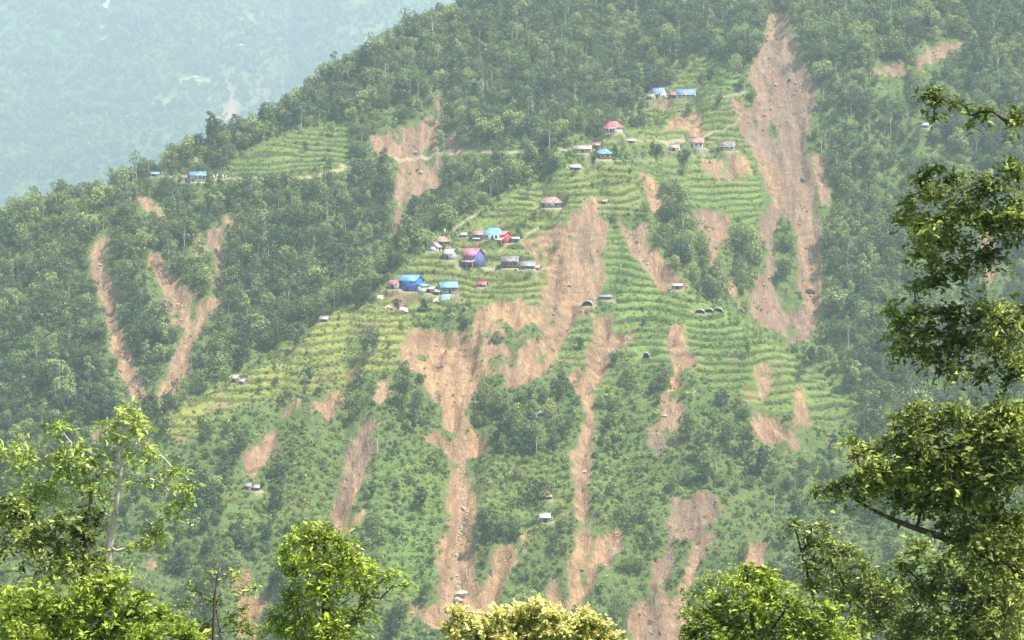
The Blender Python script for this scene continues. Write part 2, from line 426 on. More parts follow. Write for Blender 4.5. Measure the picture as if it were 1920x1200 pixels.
def line_world(pts, fn=None, **kw):
    P = np.array(pts, float); o = []
    for a, c in zip(P[:-1], P[1:]):
        n = max(1, int(np.hypot(*(c - a)) / 9)); t = np.arange(n + 1)[:, None] / n
        o.append(a + (c - a) * t)
    return cast(np.vstack(o), fn, **kw)[:, :2]

def seg_dist(x, y, A, B):
    d = np.full(x.shape, 1e9)
    for (ax, ay), (bx, by) in zip(A, B):
        dx, dy = bx - ax, by - ay; L = dx * dx + dy * dy + 1e-9
        t = np.clip(((x - ax) * dx + (y - ay) * dy) / L, 0, 1)
        d = np.minimum(d, (x - ax - t * dx) ** 2 + (y - ay - t * dy) ** 2)
    return np.sqrt(d)

def inside(x, y, P):
    r = np.zeros(x.shape, bool); n = len(P); j = n - 1
    for i in range(n):
        xi, yi = P[i]; xj, yj = P[j]
        if yi != yj:
            r ^= ((yi > y) != (yj > y)) & (x < (xj - xi) * (y - yi) / (yj - yi) + xi)
        j = i
    return r

def sd_poly(x, y, P, m=9.):
    """signed distance (positive inside) for flat arrays, -m outside the margin"""
    out = np.full(x.shape, -m)
    k = np.where((x > P[:, 0].min() - m) & (x < P[:, 0].max() + m) & (y > P[:, 1].min() - m) & (y < P[:, 1].max() + m))[0]
    if len(k) == 0: return out
    xx, yy = x[k], y[k]
    d = seg_dist(xx, yy, P, np.roll(P, -1, axis=0)); ins = inside(xx, yy, P)
    out[k] = np.where(ins, d, -np.minimum(d, m))
    return out

SL_W = [(poly_world(p), dep, fr) for p, dep, fr in SLIDES]
IS_W = [poly_world(p) for p in ISLANDS]
FD_W = [(poly_world(p), a, b_, c_) for p, a, b_, c_ in FIELDS]
PT_W = [(line_world(p), hw) for p, hw in PATHS]

def cover(x, y):
    """land cover at flat arrays of points: slide, depth, fresh, field terraces, yellow, bright, path"""
    jx = x + 1.7 * fbm(x / 7, y / 9, 201, 3) + .9 * vnoise(x / 1.9, y / 2.6, 203); jy = y + 3.2 * fbm(x / 6, y / 9, 205, 3) + 1.4 * vnoise(x / 1.7, y / 2.2, 207)
    sl = np.zeros(x.shape); dep = np.zeros(x.shape); fr = np.zeros(x.shape) + .5; sdm = np.full(x.shape, -9.)
    for P, d, f in SL_W:
        s = sd_poly(jx, jy, P)
        s = s + 1.0; a = sstep(-.7, .7, s)
        fr = np.where(a > sl, f, fr); sl = np.maximum(sl, a); sdm = np.maximum(sdm, s)
        dep = np.maximum(dep, d * sstep(-.8, 1.6 + d, s))
    sl = sl + 0
    for P in IS_W:
        a = sstep(-1, 1, sd_poly(jx, jy, P)); sl = sl * (1 - a); dep = dep * (1 - a); sdm = np.where(a > .5, -3, sdm)
    # patches of surviving green inside the slides, bare spots outside
    hole = sstep(.30, .48, fbm(x / 9, y / 16, 211, 3) + .0 * (dep < .62) * (sl > .3) * 1.0 - .02 * np.clip(sdm, 0, 14) + .10 * (1 - fr))
    mixed = (dep < .62) * (dep > .01) * sstep(-.02, .12, fbm(x / 3.6, y / 5.5, 213, 3))
    sl2 = sl * (1 - np.maximum(hole, mixed))
    fld = np.zeros(x.shape); ye = np.zeros(x.shape) + .3; br = np.zeros(x.shape) + .3
    for P, t, q, c in FD_W:
        a = sstep(-2.5, 2.5, sd_poly(jx, jy, P))
        ye = np.where(a > fld, q, ye); br = np.where(a > fld, c, br)
        fld = np.maximum(fld, a * (.999 if t > .5 else .9)); 
    ter = np.zeros(x.shape)
    for P, t, q, c in FD_W: ter = np.maximum(ter, t * sstep(-3, 3, sd_poly(x, y, P)))
    pa = np.zeros(x.shape)
    for L, hw in PT_W:
        k = np.where((x > L[:, 0].min() - 4) & (x < L[:, 0].max() + 4) & (y > L[:, 1].min() - 4) & (y < L[:, 1].max() + 4))[0]
        if len(k):
            d = seg_dist(x[k] + .5 * vnoise(x[k] / 3, y[k] / 3, 215), y[k], L[:-1], L[1:])
            pa[k] = np.maximum(pa[k], 1 - sstep(hw * .7, hw * 1.7 + .3, d))
    for px, py, pz, pr in PADS:
        k = np.where((np.abs(x - px) < pr * 2.2) & (np.abs(y - py) < pr * 2.2))[0]
        if len(k):
            d = np.hypot(x[k] - px, y[k] - py) / pr + .5 * fbm(x[k] / 3.5, y[k] / 3.5, 225, 2)
            pa[k] = np.maximum(pa[k], .8 * (1 - sstep(.85, 1.25, d)))
    ye = np.clip(ye + .35 * fbm(x / 22, y / 26, 217, 2), 0, 1); br = np.clip(br + .45 * fbm(x / 15, y / 15, 219, 3), 0, 1)
    fr = np.clip(fr + .75 * fbm(x / 13, y / 34, 221, 3), 0, 1)
    return dict(slide=sl2, slidemask=sl, dep=dep, fresh=fr, field=fld, ter=ter, yel=ye, bright=br, path=pa, sd=sdm)

def surface(x, y):
    """final ground height and cover at flat arrays"""
    z = H_base(x, y); c = cover(x, y)
    # every slope here is faintly terraced, fields strongly
    step = 2.5 + .5 * vnoise(x / 90, y / 90, 231)
    face = sstep(0, 20, (x + 136) * .796 - (y - 880) * .607 + 8) * sstep(1300, 1200, y) * sstep(230, 150, x)
    amt = np.clip(np.maximum(c['ter'], .45 * face), 0, 1) * (1 - c['slidemask'] * (.30 + .65 * sstep(-.2, .3, fbm(x / 20, y / 20, 235, 2))))
    amt = amt * sstep(-.75, -.2, fbm(x / 30, y / 26, 233, 2) + .6 * c['ter'])
    u = (z + 3.4 * fbm(x / 46, y / 40, 237, 2)) / 3.0 + .32 * vnoise(x / 12, y / 12, 239) + .35 * vnoise(z / 6.5, x / 60, 238)
    fr = u - np.floor(u)
    st = np.floor(u) + np.where(fr < .62, fr * .34 / .62, .34 + (fr - .62) * .66 / .38)
    z = z + amt * (st - u) * 3.0 * 1.05
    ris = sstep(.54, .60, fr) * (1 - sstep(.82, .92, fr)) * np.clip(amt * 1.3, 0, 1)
    rough = c['slidemask']
    z = z - c['dep'] + rough * (2.6 * fbm(x / 6.0, y / 22, 241, 3) + .7 * vnoise(x / 2.0, y / 7, 243) + .35 * vnoise(x / 2.2, y / 2.4, 244))
    z = z + (1 - rough) * .28 * fbm(x / 3.2, y / 3.2, 245, 2)
    for px, py, pz, pr in PADS:
        k = np.where((np.abs(x - px) < pr * 2) & (np.abs(y - py) < pr * 2))[0]
        if len(k):
            d = np.hypot(x[k] - px, y[k] - py)
            t = 1 - sstep(pr, pr * 1.45, d)
            z[k] = z[k] * (1 - t) + pz * t
    c['riser'] = ris
    return z, c

def lines(a, b, d):
    return np.linspace(a, b, max(2, int(round(abs(b - a) / d)) + 1))

def grid_mesh(xs, ys, Z):
    X, Y = np.meshgrid(xs, ys)
    V = np.stack([X, Y, Z], -1).reshape(-1, 3)
    nx, ny = len(xs), len(ys)
    i = (np.arange(ny - 1)[:, None] * nx + np.arange(nx - 1)[None, :]).ravel()
    F = np.stack([i, i + 1, i + nx + 1, i + nx], 1)
    return V, F

GX = np.concatenate([lines(-1500, -420, 60)[:-1], lines(-420, -345, 5)[:-1], lines(-345, 345, 1.15)[:-1], lines(345, 420, 5)[:-1], lines(420, 1500, 60)])
GY = np.concatenate([lines(-120, 0, 8)[:-1], lines(0, 120, 3)[:-1], lines(120, 700, 12)[:-1], lines(700, 770, 3)[:-1], lines(770, 1180, .75)[:-1], lines(1180, 1470, .95)[:-1], lines(1470, 1640, 8)[:-1], lines(1640, 1900, 40)])

def build_ground():
    global GZ, GC
    X, Y = np.meshgrid(GX, GY)
    z, c = surface(X.ravel(), Y.ravel())
    GZ = z.reshape(X.shape)
    V, F = grid_mesh(GX, GY, GZ)
    one = np.ones(len(z))
    me = mesh_np('hillside', V, F, [GROUND], True, {
        'cover': ('POINT', 'FLOAT_COLOR', np.stack([c['slide'], c['field'], c['yel'], one], 1)),
        'path': ('POINT', 'FLOAT', c['path']), 'fresh': ('POINT', 'FLOAT', c['fresh']),
        'bright': ('POINT', 'FLOAT', c['bright']), 'riser': ('POINT', 'FLOAT', c['riser'])})
    o = bpy.data.objects.new('hillside', me); link(o); prop(o, kind='structure')
    GC = {k: v.reshape(X.shape) for k, v in c.items()}

def samp(A, x, y):
    x = np.asarray(x, float); y = np.asarray(y, float)
    i = np.clip(np.searchsorted(GX, x) - 1, 0, len(GX) - 2); j = np.clip(np.searchsorted(GY, y) - 1, 0, len(GY) - 2)
    fx = (x - GX[i]) / (GX[i + 1] - GX[i]); fy = (y - GY[j]) / (GY[j + 1] - GY[j])
    return (A[j, i] * (1 - fx) + A[j, i + 1] * fx) * (1 - fy) + (A[j + 1, i] * (1 - fx) + A[j + 1, i + 1] * fx) * fy

def gz(x, y): return samp(GZ, x, y)

def castg(u, v, y0=740., y1=1560.):
    """the built ground under a picture point"""
    ax, az = rays([(u, v)]); ys = np.arange(y0, y1, .35)
    d = samp(GZ, ax[0] * ys, ys) - az[0] * ys
    k = int(np.argmax(d > 0)); k = max(k, 1)
    return float(ax[0] * ys[k]), float(ys[k]), float(az[0] * ys[k])
# ------------------------------------------------------------------ foliage meshes
RNG = np.random.default_rng(11)

def unit(v): return v / (np.linalg.norm(v, axis=-1, keepdims=True) + 1e-9)

def cards(P, N, size, asp=1.0, fold=0.0, D=None, rng=RNG):
    """leaf-like quads centred on P, facing N, long axis D"""
    n = len(P)
    if D is None: D = rng.normal(size=(n, 3))
    T = unit(D - (D * N).sum(1, keepdims=True) * N); B = np.cross(N, T)
    s = np.asarray(size).reshape(-1, 1) * np.ones((n, 1))
    a = T * s * .5; b = B * s * .5 * asp
    k1 = rng.uniform(.7, 1.2, (n, 1)); k2 = rng.uniform(.7, 1.2, (n, 1))
    V = np.stack([P - a, P - b * k1 + N * s * fold, P + a * k2, P + b + N * s * fold], 1).reshape(-1, 3)
    F = np.arange(4 * n).reshape(-1, 4)
    return V, F

def tube(pts, rad, seg=6):
    pts = np.asarray(pts, float); n = len(pts); rad = np.asarray(rad, float)
    T = unit(np.gradient(pts, axis=0)); ref = np.array([0.31, 0.9, 0.2])
    A = unit(np.cross(T, ref)); B = np.cross(T, A)
    an = np.arange(seg) / seg * 2 * math.pi
    V = pts[:, None] + rad[:, None, None] * (np.cos(an)[None, :, None] * A[:, None] + np.sin(an)[None, :, None] * B[:, None])
    V = V.reshape(-1, 3); F = []
    for i in range(n - 1):
        for k in range(seg):
            F.append((i * seg + k, i * seg + (k + 1) % seg, (i + 1) * seg + (k + 1) % seg, (i + 1) * seg + k))
    return V, np.array(F)

def merge(parts):
    V = []; F = []; o = 0
    for v, f in parts:
        V.append(v); F.append(f + o); o += len(v)
    return np.vstack(V), np.vstack(F)

def crown(r, h, z0, lobes, n, size, seed, flat=1.0, top=1.0, cone=False, droop=0):
    """many small leaf clumps spread over the shells of a few uneven lobes"""
    g = np.random.default_rng(seed)
    cen = []; rad = []
    for k in range(lobes):
        t = (k + .5) / lobes
        a = g.uniform(0, 2 * math.pi) ; zz = z0 + (h - z0) * (.18 + .72 * t)
        wd = r * (1 - t) ** .8 if cone else r * math.sqrt(max(.05, 1 - (1.5 * (t - .42)) ** 2))
        q = wd * g.uniform(.25, .68)
        cen.append((q * math.cos(a), q * math.sin(a), zz)); rad.append(g.uniform(.38, .62) * (wd * .75 + .3 * r))
    cen = np.array(cen); rad = np.array(rad)
    pick = g.choice(lobes, n, p=rad ** 2 / (rad ** 2).sum())
    d = unit(g.normal(size=(n, 3)) + np.array([0, 0, .35]))
    rr = rad[pick] * g.uniform(.62, 1.12, n) ** .7
    P = cen[pick] + d * rr[:, None] * np.array([1, 1, .78 * flat])
    # drop clumps buried inside other lobes
    keep = np.ones(n, bool)
    for k in range(lobes):
        q = np.linalg.norm((P - cen[k]) / np.array([1, 1, .78 * flat]), axis=1)
        keep &= ~((q < rad[k] * .6) & (pick != k))
    P, d = P[keep], d[keep]
    N = unit(d + g.normal(size=P.shape) * .5 + np.array([0, 0, .35]))
    if droop: D = np.array([0, 0, -1.]) + g.normal(size=P.shape) * .4
    else: D = g.normal(size=P.shape)
    return cards(P, N, size * g.uniform(.6, 1.35, len(P)), .8, 0, D, g), cen

def trunk_mesh(h, r, cen, seed):
    g = np.random.default_rng(seed)
    bend = g.normal(size=2) * .25
    z = np.linspace(-.8, h * .82, 6); pts = np.stack([bend[0] * (z / h) ** 2 * 2, bend[1] * (z / h) ** 2 * 2, z], 1)
    parts = [tube(pts, np.linspace(r, r * .3, 6), 6)]
    for c in cen[:5]:
        z0 = min(h * .55, max(h * .25, c[2] * .6)); s = np.array([0, 0, z0]); m = (s + c) / 2 + np.array([0, 0, .2])
        parts.append(tube([s, m, c], [r * .5, r * .32, r * .15], 5))
    return merge(parts)

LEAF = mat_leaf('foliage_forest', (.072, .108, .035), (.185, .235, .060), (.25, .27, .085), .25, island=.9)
LEAF_D = mat_leaf('foliage_dark', (.032, .062, .030), (.060, .105, .042), None, .15)
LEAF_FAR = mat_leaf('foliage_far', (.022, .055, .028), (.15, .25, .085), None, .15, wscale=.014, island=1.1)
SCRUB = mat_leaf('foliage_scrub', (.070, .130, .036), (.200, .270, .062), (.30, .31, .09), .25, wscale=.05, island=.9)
CROP = mat_leaf('foliage_crop', (.13, .23, .055), (.27, .35, .085), (.36, .33, .11), .3, wscale=.04, island=.6)
BARK = mat_plain('bark_grey', (.20, .16, .12), (.10, .08, .06), .9, 3, .05)
BARK_P = mat_plain('bark_pale', (.55, .50, .42), (.38, .33, .27), .85, 3, .03)

SPEC = {  # kind: radius, height, crown base, lobes, clumps, clump size, options, material, trunk radius, words
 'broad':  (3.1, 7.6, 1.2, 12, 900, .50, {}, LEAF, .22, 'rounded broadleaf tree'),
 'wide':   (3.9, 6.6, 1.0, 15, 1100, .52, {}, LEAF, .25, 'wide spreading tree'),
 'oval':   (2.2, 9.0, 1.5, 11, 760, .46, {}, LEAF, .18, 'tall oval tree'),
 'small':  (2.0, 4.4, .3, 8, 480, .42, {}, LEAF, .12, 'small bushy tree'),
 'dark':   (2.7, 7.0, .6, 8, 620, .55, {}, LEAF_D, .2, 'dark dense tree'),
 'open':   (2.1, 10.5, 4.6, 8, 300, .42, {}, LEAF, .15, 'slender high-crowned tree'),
}
PROTO = {}
def build_protos():
    for kind, (r, h, z0, lb, n, s, opt, mat, tr, wd) in SPEC.items():
        L = []
        for v in range(3):
            g = np.random.default_rng(100 + v * 7 + len(kind))
            k = 1 + .16 * (v - 1)
            (V, F), cen = crown(r * k, h * (1 + .1 * (1 - v)), z0, lb, n, s, 300 + 13 * v + len(kind) * 31, **opt)
            cm = mesh_np('crown', V, F, [mat], False)
            V, F = trunk_mesh(h, tr, cen, 500 + v)
            tm = mesh_np('trunk', V, F, [BARK_P if kind == 'open' else BARK], True)
            L.append((cm, tm))
        PROTO[kind] = L

# ------------------------------------------------------------------ scattering (stuff only)
def scatter(name, P, rot, scl, pid, meshes, mat=None):
    """one object: many small plants of MESHES standing at the points P"""
    me = bpy.data.meshes.new(name)
    me.vertices.add(len(P)); me.vertices.foreach_set('co', np.asarray(P, np.float32).ravel())
    for an, d, t in (('rot', rot, 'FLOAT'), ('scl', scl, 'FLOAT'), ('pid', pid, 'INT')):
        at = me.attributes.new(an, t, 'POINT'); at.data.foreach_set('value', np.asarray(d, np.int32 if t == 'INT' else np.float32))
    if mat: me.materials.append(mat)
    o = bpy.data.objects.new(name, me); link(o)
    ng = bpy.data.node_groups.new(name, 'GeometryNodeTree')
    ng.interface.new_socket('Geometry', in_out='INPUT', socket_type='NodeSocketGeometry')
    ng.interface.new_socket('Geometry', in_out='OUTPUT', socket_type='NodeSocketGeometry')
    N, L = ng.nodes, ng.links
    gi = N.new('NodeGroupInput'); go = N.new('NodeGroupOutput')
    def att(nm, typ):
        a = N.new('GeometryNodeInputNamedAttribute'); a.data_type = typ; a.inputs[0].default_value = nm; return a.outputs[0]
    jn = N.new('GeometryNodeJoinGeometry')
    for m in reversed(meshes):
        src = bpy.data.objects.new(m.name + '_source', m)
        oi = N.new('GeometryNodeObjectInfo'); oi.inputs['Object'].default_value = src; oi.inputs['As Instance'].default_value = True
        oi.transform_space = 'ORIGINAL'
        L.new(oi.outputs['Geometry'], jn.inputs[0])
    ip = N.new('GeometryNodeInstanceOnPoints'); ip.inputs['Pick Instance'].default_value = True
    cx = N.new('ShaderNodeCombineXYZ'); L.new(att('rot', 'FLOAT'), cx.inputs[2])
    L.new(gi.outputs[0], ip.inputs['Points']); L.new(jn.outputs[0], ip.inputs['Instance'])
    L.new(att('pid', 'INT'), ip.inputs['Instance Index']); L.new(cx.outputs[0], ip.inputs['Rotation']); L.new(att('scl', 'FLOAT'), ip.inputs['Scale'])
    L.new(ip.outputs[0], go.inputs[0])
    md = o.modifiers.new('scatter', 'NODES'); md.node_group = ng
    return prop(o, kind='stuff')

def jitter(spacing, x0, x1, y0, y1, g):
    xs = np.arange(x0, x1, spacing); ys = np.arange(y0, y1, spacing)
    X, Y = np.meshgrid(xs, ys)
    X = (X + (np.arange(len(ys)) % 2)[:, None] * spacing * .5).ravel(); Y = Y.ravel()
    return X + g.uniform(-.5, .5, X.shape) * spacing, Y + g.uniform(-.5, .5, X.shape) * spacing

def near_pads(x, y, k=1.15):
    r = np.zeros(x.shape, bool)
    for px, py, pz, pr in PADS: r |= np.hypot(x - px, y - py) < pr * k
    return r

def clear_of_houses(x, y, m=3.):
    """do not stand trees right in front of a house (they were felled to keep the view)"""
    r = np.zeros(x.shape, bool)
    for px, py, pz, pr in PADS:
        r |= (np.abs(x - px * y / py) < pr * .95) & (y < py) & (y > py - pr - 19)
    return r

def face_side(x, y):
    return sstep(-4, 6, (x + 136) * .796 - (y - 880) * .607) * sstep(6, -4, np.minimum((x - 71) * .629 + (y - 994) * .777, (x - 71) * .98 + (y - 994) * .19) - 4)

TREES = []
def place_trees():
    g = np.random.default_rng(5)
    x, y = jitter(4.0, -345, 345, 775, 1475, g)
    k = np.abs(x) < .2217 * y + 38
    x, y = x[k], y[k]
    S = lambda n: samp(GC[n], x, y)
    on = face_side(x, y)
    ter = S('ter'); sl = S('slidemask'); yel = S('yel')
    n1 = fbm(x / 26, y / 26, 301, 3); n2 = fbm(x / 9, y / 9, 303, 2)
    den = .93 - .15 * sstep(.1, .5, n1)
    lower = .50 + .9 * n1 + .4 * n2                      # mixed scrub and trees on the spur
    den = np.where(on > .5, np.clip(lower, .04, .93), den)
    meadow = S('field') * (1 - ter)
    den = den * (1 - .93 * sstep(.35, .8, ter)) * (1 - .85 * sstep(.2, .7, meadow))
    den = np.where((S('field') > .5), np.minimum(den, .06 + .25 * sstep(.25, .6, n1)), den)
    den = den * (sl < .12) * (S('path') < .15)
    for dd in (3., 6., 9., 14., 20.): den = den * (1 - (.85 if dd < 10 else .5) * (samp(GC['slidemask'], x, y + dd) > .6))   # the slides stay open to view
    for dd in (3., 6., 9.): den = den * (1 - .55 * (samp(GC['ter'], x, y + dd) > .6) * (ter < .5)) * (1 - .9 * (samp(GC['path'], x, y + dd) > .4))
    keep = (g.random(len(x)) < den) & ~near_pads(x, y) & ~clear_of_houses(x, y)
    x, y, on, n1, ter = x[keep], y[keep], on[keep], n1[keep], ter[keep]
    z = gz(x, y)
    sel = g.random(len(x))
    kinds = np.array(['broad', 'wide', 'oval', 'small', 'dark', 'open'])
    pf = np.array([.30, .18, .19, .15, .06, .12]); ps = np.array([.22, .10, .12, .36, .14, .06])
    cf = np.cumsum(pf); cs = np.cumsum(ps)
    ki = np.where(on > .5, np.searchsorted(cs, sel), np.searchsorted(cf, sel)); ki = np.minimum(ki, 5)
    scl = np.clip(np.exp(g.normal(-.08, .33, len(x))), .45, 1.75) * np.where(on > .5, .85, 1.0) * np.where(ter > .5, .7, 1) * (1 + .25 * fbm(x / 40, y / 40, 311, 2))
    var = g.integers(0, 3, len(x)); rot = g.uniform(0, 6.28, len(x))
    H = np.array([SPEC[k][1] for k in kinds])[ki] * scl
    # which of them show largest in the picture
    u, v = project(x, y, z + H * .7)
    vis = (u > 5) & (u < 1915) & (v > 10) & (v < 1170)
    fgm = ((u < 380) & (v > 1040)) | ((u > 490) & (u < 700) & (v > 990)) | ((u > 1280) & (v > 1060)) | ((u > 1500) & (v > 830)) | (u > 1680) | ((u > 820) & (u < 1170) & (v > 1120)) | ((u < 330) & (v > 760))
    vis &= ~fgm
    for t in np.linspace(.80, .995, 70):
        vis &= (samp(GZ, x * t, y * t) < (z + H * .6) * t + .3)
    size = np.where(vis, H / y, 0)
    order = np.argsort(-size)[:286]
    m = np.zeros(len(x), bool); m[order] = True
    for i in order:
        TREES.append((kinds[ki[i]], var[i], x[i], y[i], z[i], rot[i], scl[i], u[i], v[i], bool(on[i] > .5)))
    r = ~m
    P = np.stack([x, y, z], 1)[r]
    meshes = [PROTO[k][v_][0] for k in kinds for v_ in range(3)]
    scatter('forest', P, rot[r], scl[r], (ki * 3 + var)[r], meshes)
    tmesh = [PROTO[k][v_][1] for k in kinds for v_ in range(3)]
    scatter('forest_trunks', P, rot[r], scl[r], (ki * 3 + var)[r], tmesh)
    print('trees', len(x))

LANDMARKS = [('the wide central landslide', 840, 700), ('the lower stream slide', 865, 1000), ('the narrow middle gully', 1095, 900),
 ('the broad slide', 1080, 480), ('the big upper-right slide', 1465, 250), ('the wavy left slide', 670, 880), ('the forked slide', 360, 600), ('the curved left slide', 225, 600),
 ('the brown stepped slide', 1300, 970), ('the metal-roofed hut', 1020, 975), ('the three tunnels', 1330, 585), ('the blue-walled house', 770, 535), ('the yellowish slope', 480, 720),
 ('the right orange scar', 1270, 680), ('the far-right scars', 1440, 740), ('the bright meadow', 770, 980), ('the small left slide', 480, 860), ('the bottom-left slide', 470, 1140), ('the thatched hut', 1024, 932),
 ('the top hamlet', 1270, 180), ('the leaning slide', 1225, 480), ('the shaded gully slide', 780, 290), ('the ridge house', 370, 330), ('the pale-roofed crest huts', 445, 715), ('the lone mid-slope hut', 1017, 777)]
ORD = ['first', 'second', 'third', 'fourth', 'fifth', 'sixth', 'seventh', 'eighth', 'ninth', 'tenth', 'eleventh', 'twelfth']

def place_individual_trees():
    groups = {}
    for t in TREES:
        kind, var, x, y, z, rot, scl, u, v, on = t
        best = min(LANDMARKS, key=lambda L: (L[1] - u) ** 2 + (L[2] - v) ** 2)
        du, dv = u - best[1], v - best[2]
        far = math.hypot(du, dv)
        side = ('left of' if du < 0 else 'right of') if abs(du) > abs(dv) else ('above' if dv < 0 else 'below')
        dist = 'just ' if far < 55 else ('' if far < 120 else 'well ')
        groups.setdefault((SPEC[kind][9], '%s%s %s' % (dist, side, best[0])), []).append(t)
    for (what, where), ts in groups.items():
        ts.sort(key=lambda t: t[7]); n = len(ts)
        for i, t in enumerate(ts):
            if n == 1: lb = what + ' ' + where
            elif i == 0: lb = 'leftmost %s %s' % (what, where)
            elif i == n - 1: lb = 'rightmost %s %s' % (what, where)
            elif i < 12: lb = '%s from left, %s %s' % (ORD[i], what, where)
            else: lb = '%s from right, %s %s' % (ORD[min(11, n - 1 - i)], what, where)
            add_tree(*t[:7], lb, 'trees standing on the mountainside')

TCOUNT = {}
def add_tree(kind, var, x, y, z, rot, scl, label, group=True, name=None):
    nm = name or {'dark': 'round_tree', 'small': 'small_tree', 'open': 'slender_tree'}.get(kind, 'broadleaf_tree')
    o = bpy.data.objects.new(nm, None); o.empty_display_size = .5; link(o)
    o.location = (x, y, z); o.rotation_euler = (0, 0, rot); o.scale = (scl,) * 3
    prop(o, label, 'tree', group or None)
    for m, n in zip(PROTO[kind][var], ('crown', 'trunk')):
        c = bpy.data.objects.new(n, m); link(c, o)
    return o

# ------------------------------------------------------------------ undergrowth, crops, debris
def place_ground_cover():
    g = np.random.default_rng(9)
    ms = []
    for v in range(4):
        (V, F), cen = crown(1.25, 1.5, -.1, 4, 90, .42, 700 + v)
        ms.append(mesh_np('shrub', V, F, [SCRUB]))
    x, y = jitter(1.95, -345, 345, 775, 1475, g)
    k = np.abs(x) < .2217 * y + 25; x, y = x[k], y[k]
    S = lambda n: samp(GC[n], x, y)
    on = face_side(x, y); ter = S('ter'); n1 = fbm(x / 13, y / 13, 401, 3)
    den = np.where(on > .5, .85 + .8 * n1, .5)
    den = den * (1 - .80 * sstep(.4, .9, ter) * (1 - .9 * S('riser')))
    sm = S('slidemask'); sd = S('sd')
    den = np.where(sm > .2, .03 + .30 * sstep(.15, .4, fbm(x / 10, y / 14, 403, 3)) + .30 * (S('slide') < .5), den)
    den = den * (S('path') < .2)
    keep = (g.random(len(x)) < den) & ~near_pads(x, y, 1.05)
    x, y = x[keep], y[keep]; n = len(x)
    scatter('undergrowth', np.stack([x, y, gz(x, y) - .1], 1), g.uniform(0, 6.28, n), np.clip(np.exp(g.normal(-.25, .38, n)), .35, 2.1) * np.where(sm[keep] > .2, .6, 1) * np.where(ter[keep] > .5, .62, 1), g.integers(0, 4, n), ms)
    print('shrubs', n)
    # crops on the terraces and tufts in the meadows
    ms = []
    for v in range(3):
        gg = np.random.default_rng(800 + v)
        P = np.stack([gg.uniform(-.55, .55, 22), gg.uniform(-.35, .35, 22), gg.uniform(.08, .75, 22)], 1)
        N = unit(gg.normal(size=(22, 3)) + [0, 0, .6])
        V, F = cards(P, N, gg.uniform(.25, .5, 22), .6, 0, None, gg)
        ms.append(mesh_np('crop_tuft', V, F, [CROP]))
    x, y = jitter(1.3, -200, 240, 800, 1330, g)
    fd = samp(GC['field'], x, y); ok = (fd > .4) & (np.abs(x) < .2217 * y + 10)
    x, y, fd = x[ok], y[ok], fd[ok]
    den = (.10 + .60 * sstep(-.1, .4, fbm(x / 16, y / 11, 411, 3))) * (samp(GC['slidemask'], x, y) < .1) * (samp(GC['path'], x, y) < .2) * (1 - .6 * samp(GC['riser'], x, y))
    keep = (g.random(len(x)) < den) & ~near_pads(x, y, 1.0)
    x, y = x[keep], y[keep]; n = len(x)
    scatter('crops', np.stack([x, y, gz(x, y) - .05], 1), g.uniform(-.4, .4, n), g.uniform(.7, 1.35, n), g.integers(0, 3, n), ms)
    print('crops', n)
    # broken rock and dead wood lying in the slides
    rm = mat_plain('rock_pale', (.46, .36, .26), (.28, .20, .14), .9, 1.2, .1)
    ms = [rock_mesh(v, .5, rm) for v in range(3)]
    x, y = jitter(2.0, -345, 345, 775, 1400, g); sl = samp(GC['slide'], x, y)
    k = (sl > .7) & (g.random(len(x)) < .03 + .30 * sstep(.12, .4, fbm(x / 8, y / 25, 421, 3))); x, y = x[k], y[k]; n = len(x)
    scatter('slide_rubble', np.stack([x, y, gz(x, y)], 1), g.uniform(0, 6.28, n), g.uniform(.2, 1.0, n) ** 5 * 2.0 + .16, g.integers(0, 3, n), ms)
    wm = mat_plain('dead_wood', (.34, .27, .20), (.16, .12, .09), .9, 2, .03)
    parts = []
    x, y = jitter(5.5, -345, 345, 775, 1400, g); sl = samp(GC['slide'], x, y)
    k = (sl > .6) & (g.random(len(x)) < .42); x, y = x[k], y[k]
    for a, c in zip(x, y):
        an = g.normal(math.pi / 2, .5); L = g.uniform(1.0, 3.6); dx, dy = math.cos(an) * L / 2, math.sin(an) * L / 2
        p = np.array([[a - dx, c - dy, 0], [a, c + .2, 0], [a + dx, c + dy, 0]]); p[:, 2] = gz(p[:, 0], p[:, 1]) + .18
        parts.append(tube(p, np.array([.18, .13, .06]) * g.uniform(.6, 1.3), 5))
    V, F = merge(parts); o = bpy.data.objects.new('dead_branches', mesh_np('dead_branches', V, F, [wm])); link(o); prop(o, kind='stuff')

def rock_mesh(seed, r, mat, name='rock'):
    bm = bmesh.new(); bmesh.ops.create_icosphere(bm, subdivisions=2, radius=r)
    g = random.Random(seed); s = (g.uniform(.8, 1.4), g.uniform(.7, 1.1), g.uniform(.5, .8))
    off = [Vector((g.gauss(0, 1), g.gauss(0, 1), g.gauss(0, 1))).normalized() for _ in range(7)]; cut = [g.uniform(.55, .9) for _ in off]
    for v in bm.verts:
        for o_, c in zip(off, cut):
            d = v.co.dot(o_) / r
            if d > c: v.co -= o_ * (d - c) * r
        v.co = Vector((v.co.x * s[0], v.co.y * s[1], v.co.z * s[2]))
    me = bpy.data.meshes.new(name); bm.to_mesh(me); bm.free(); me.materials.append(mat)
    return me

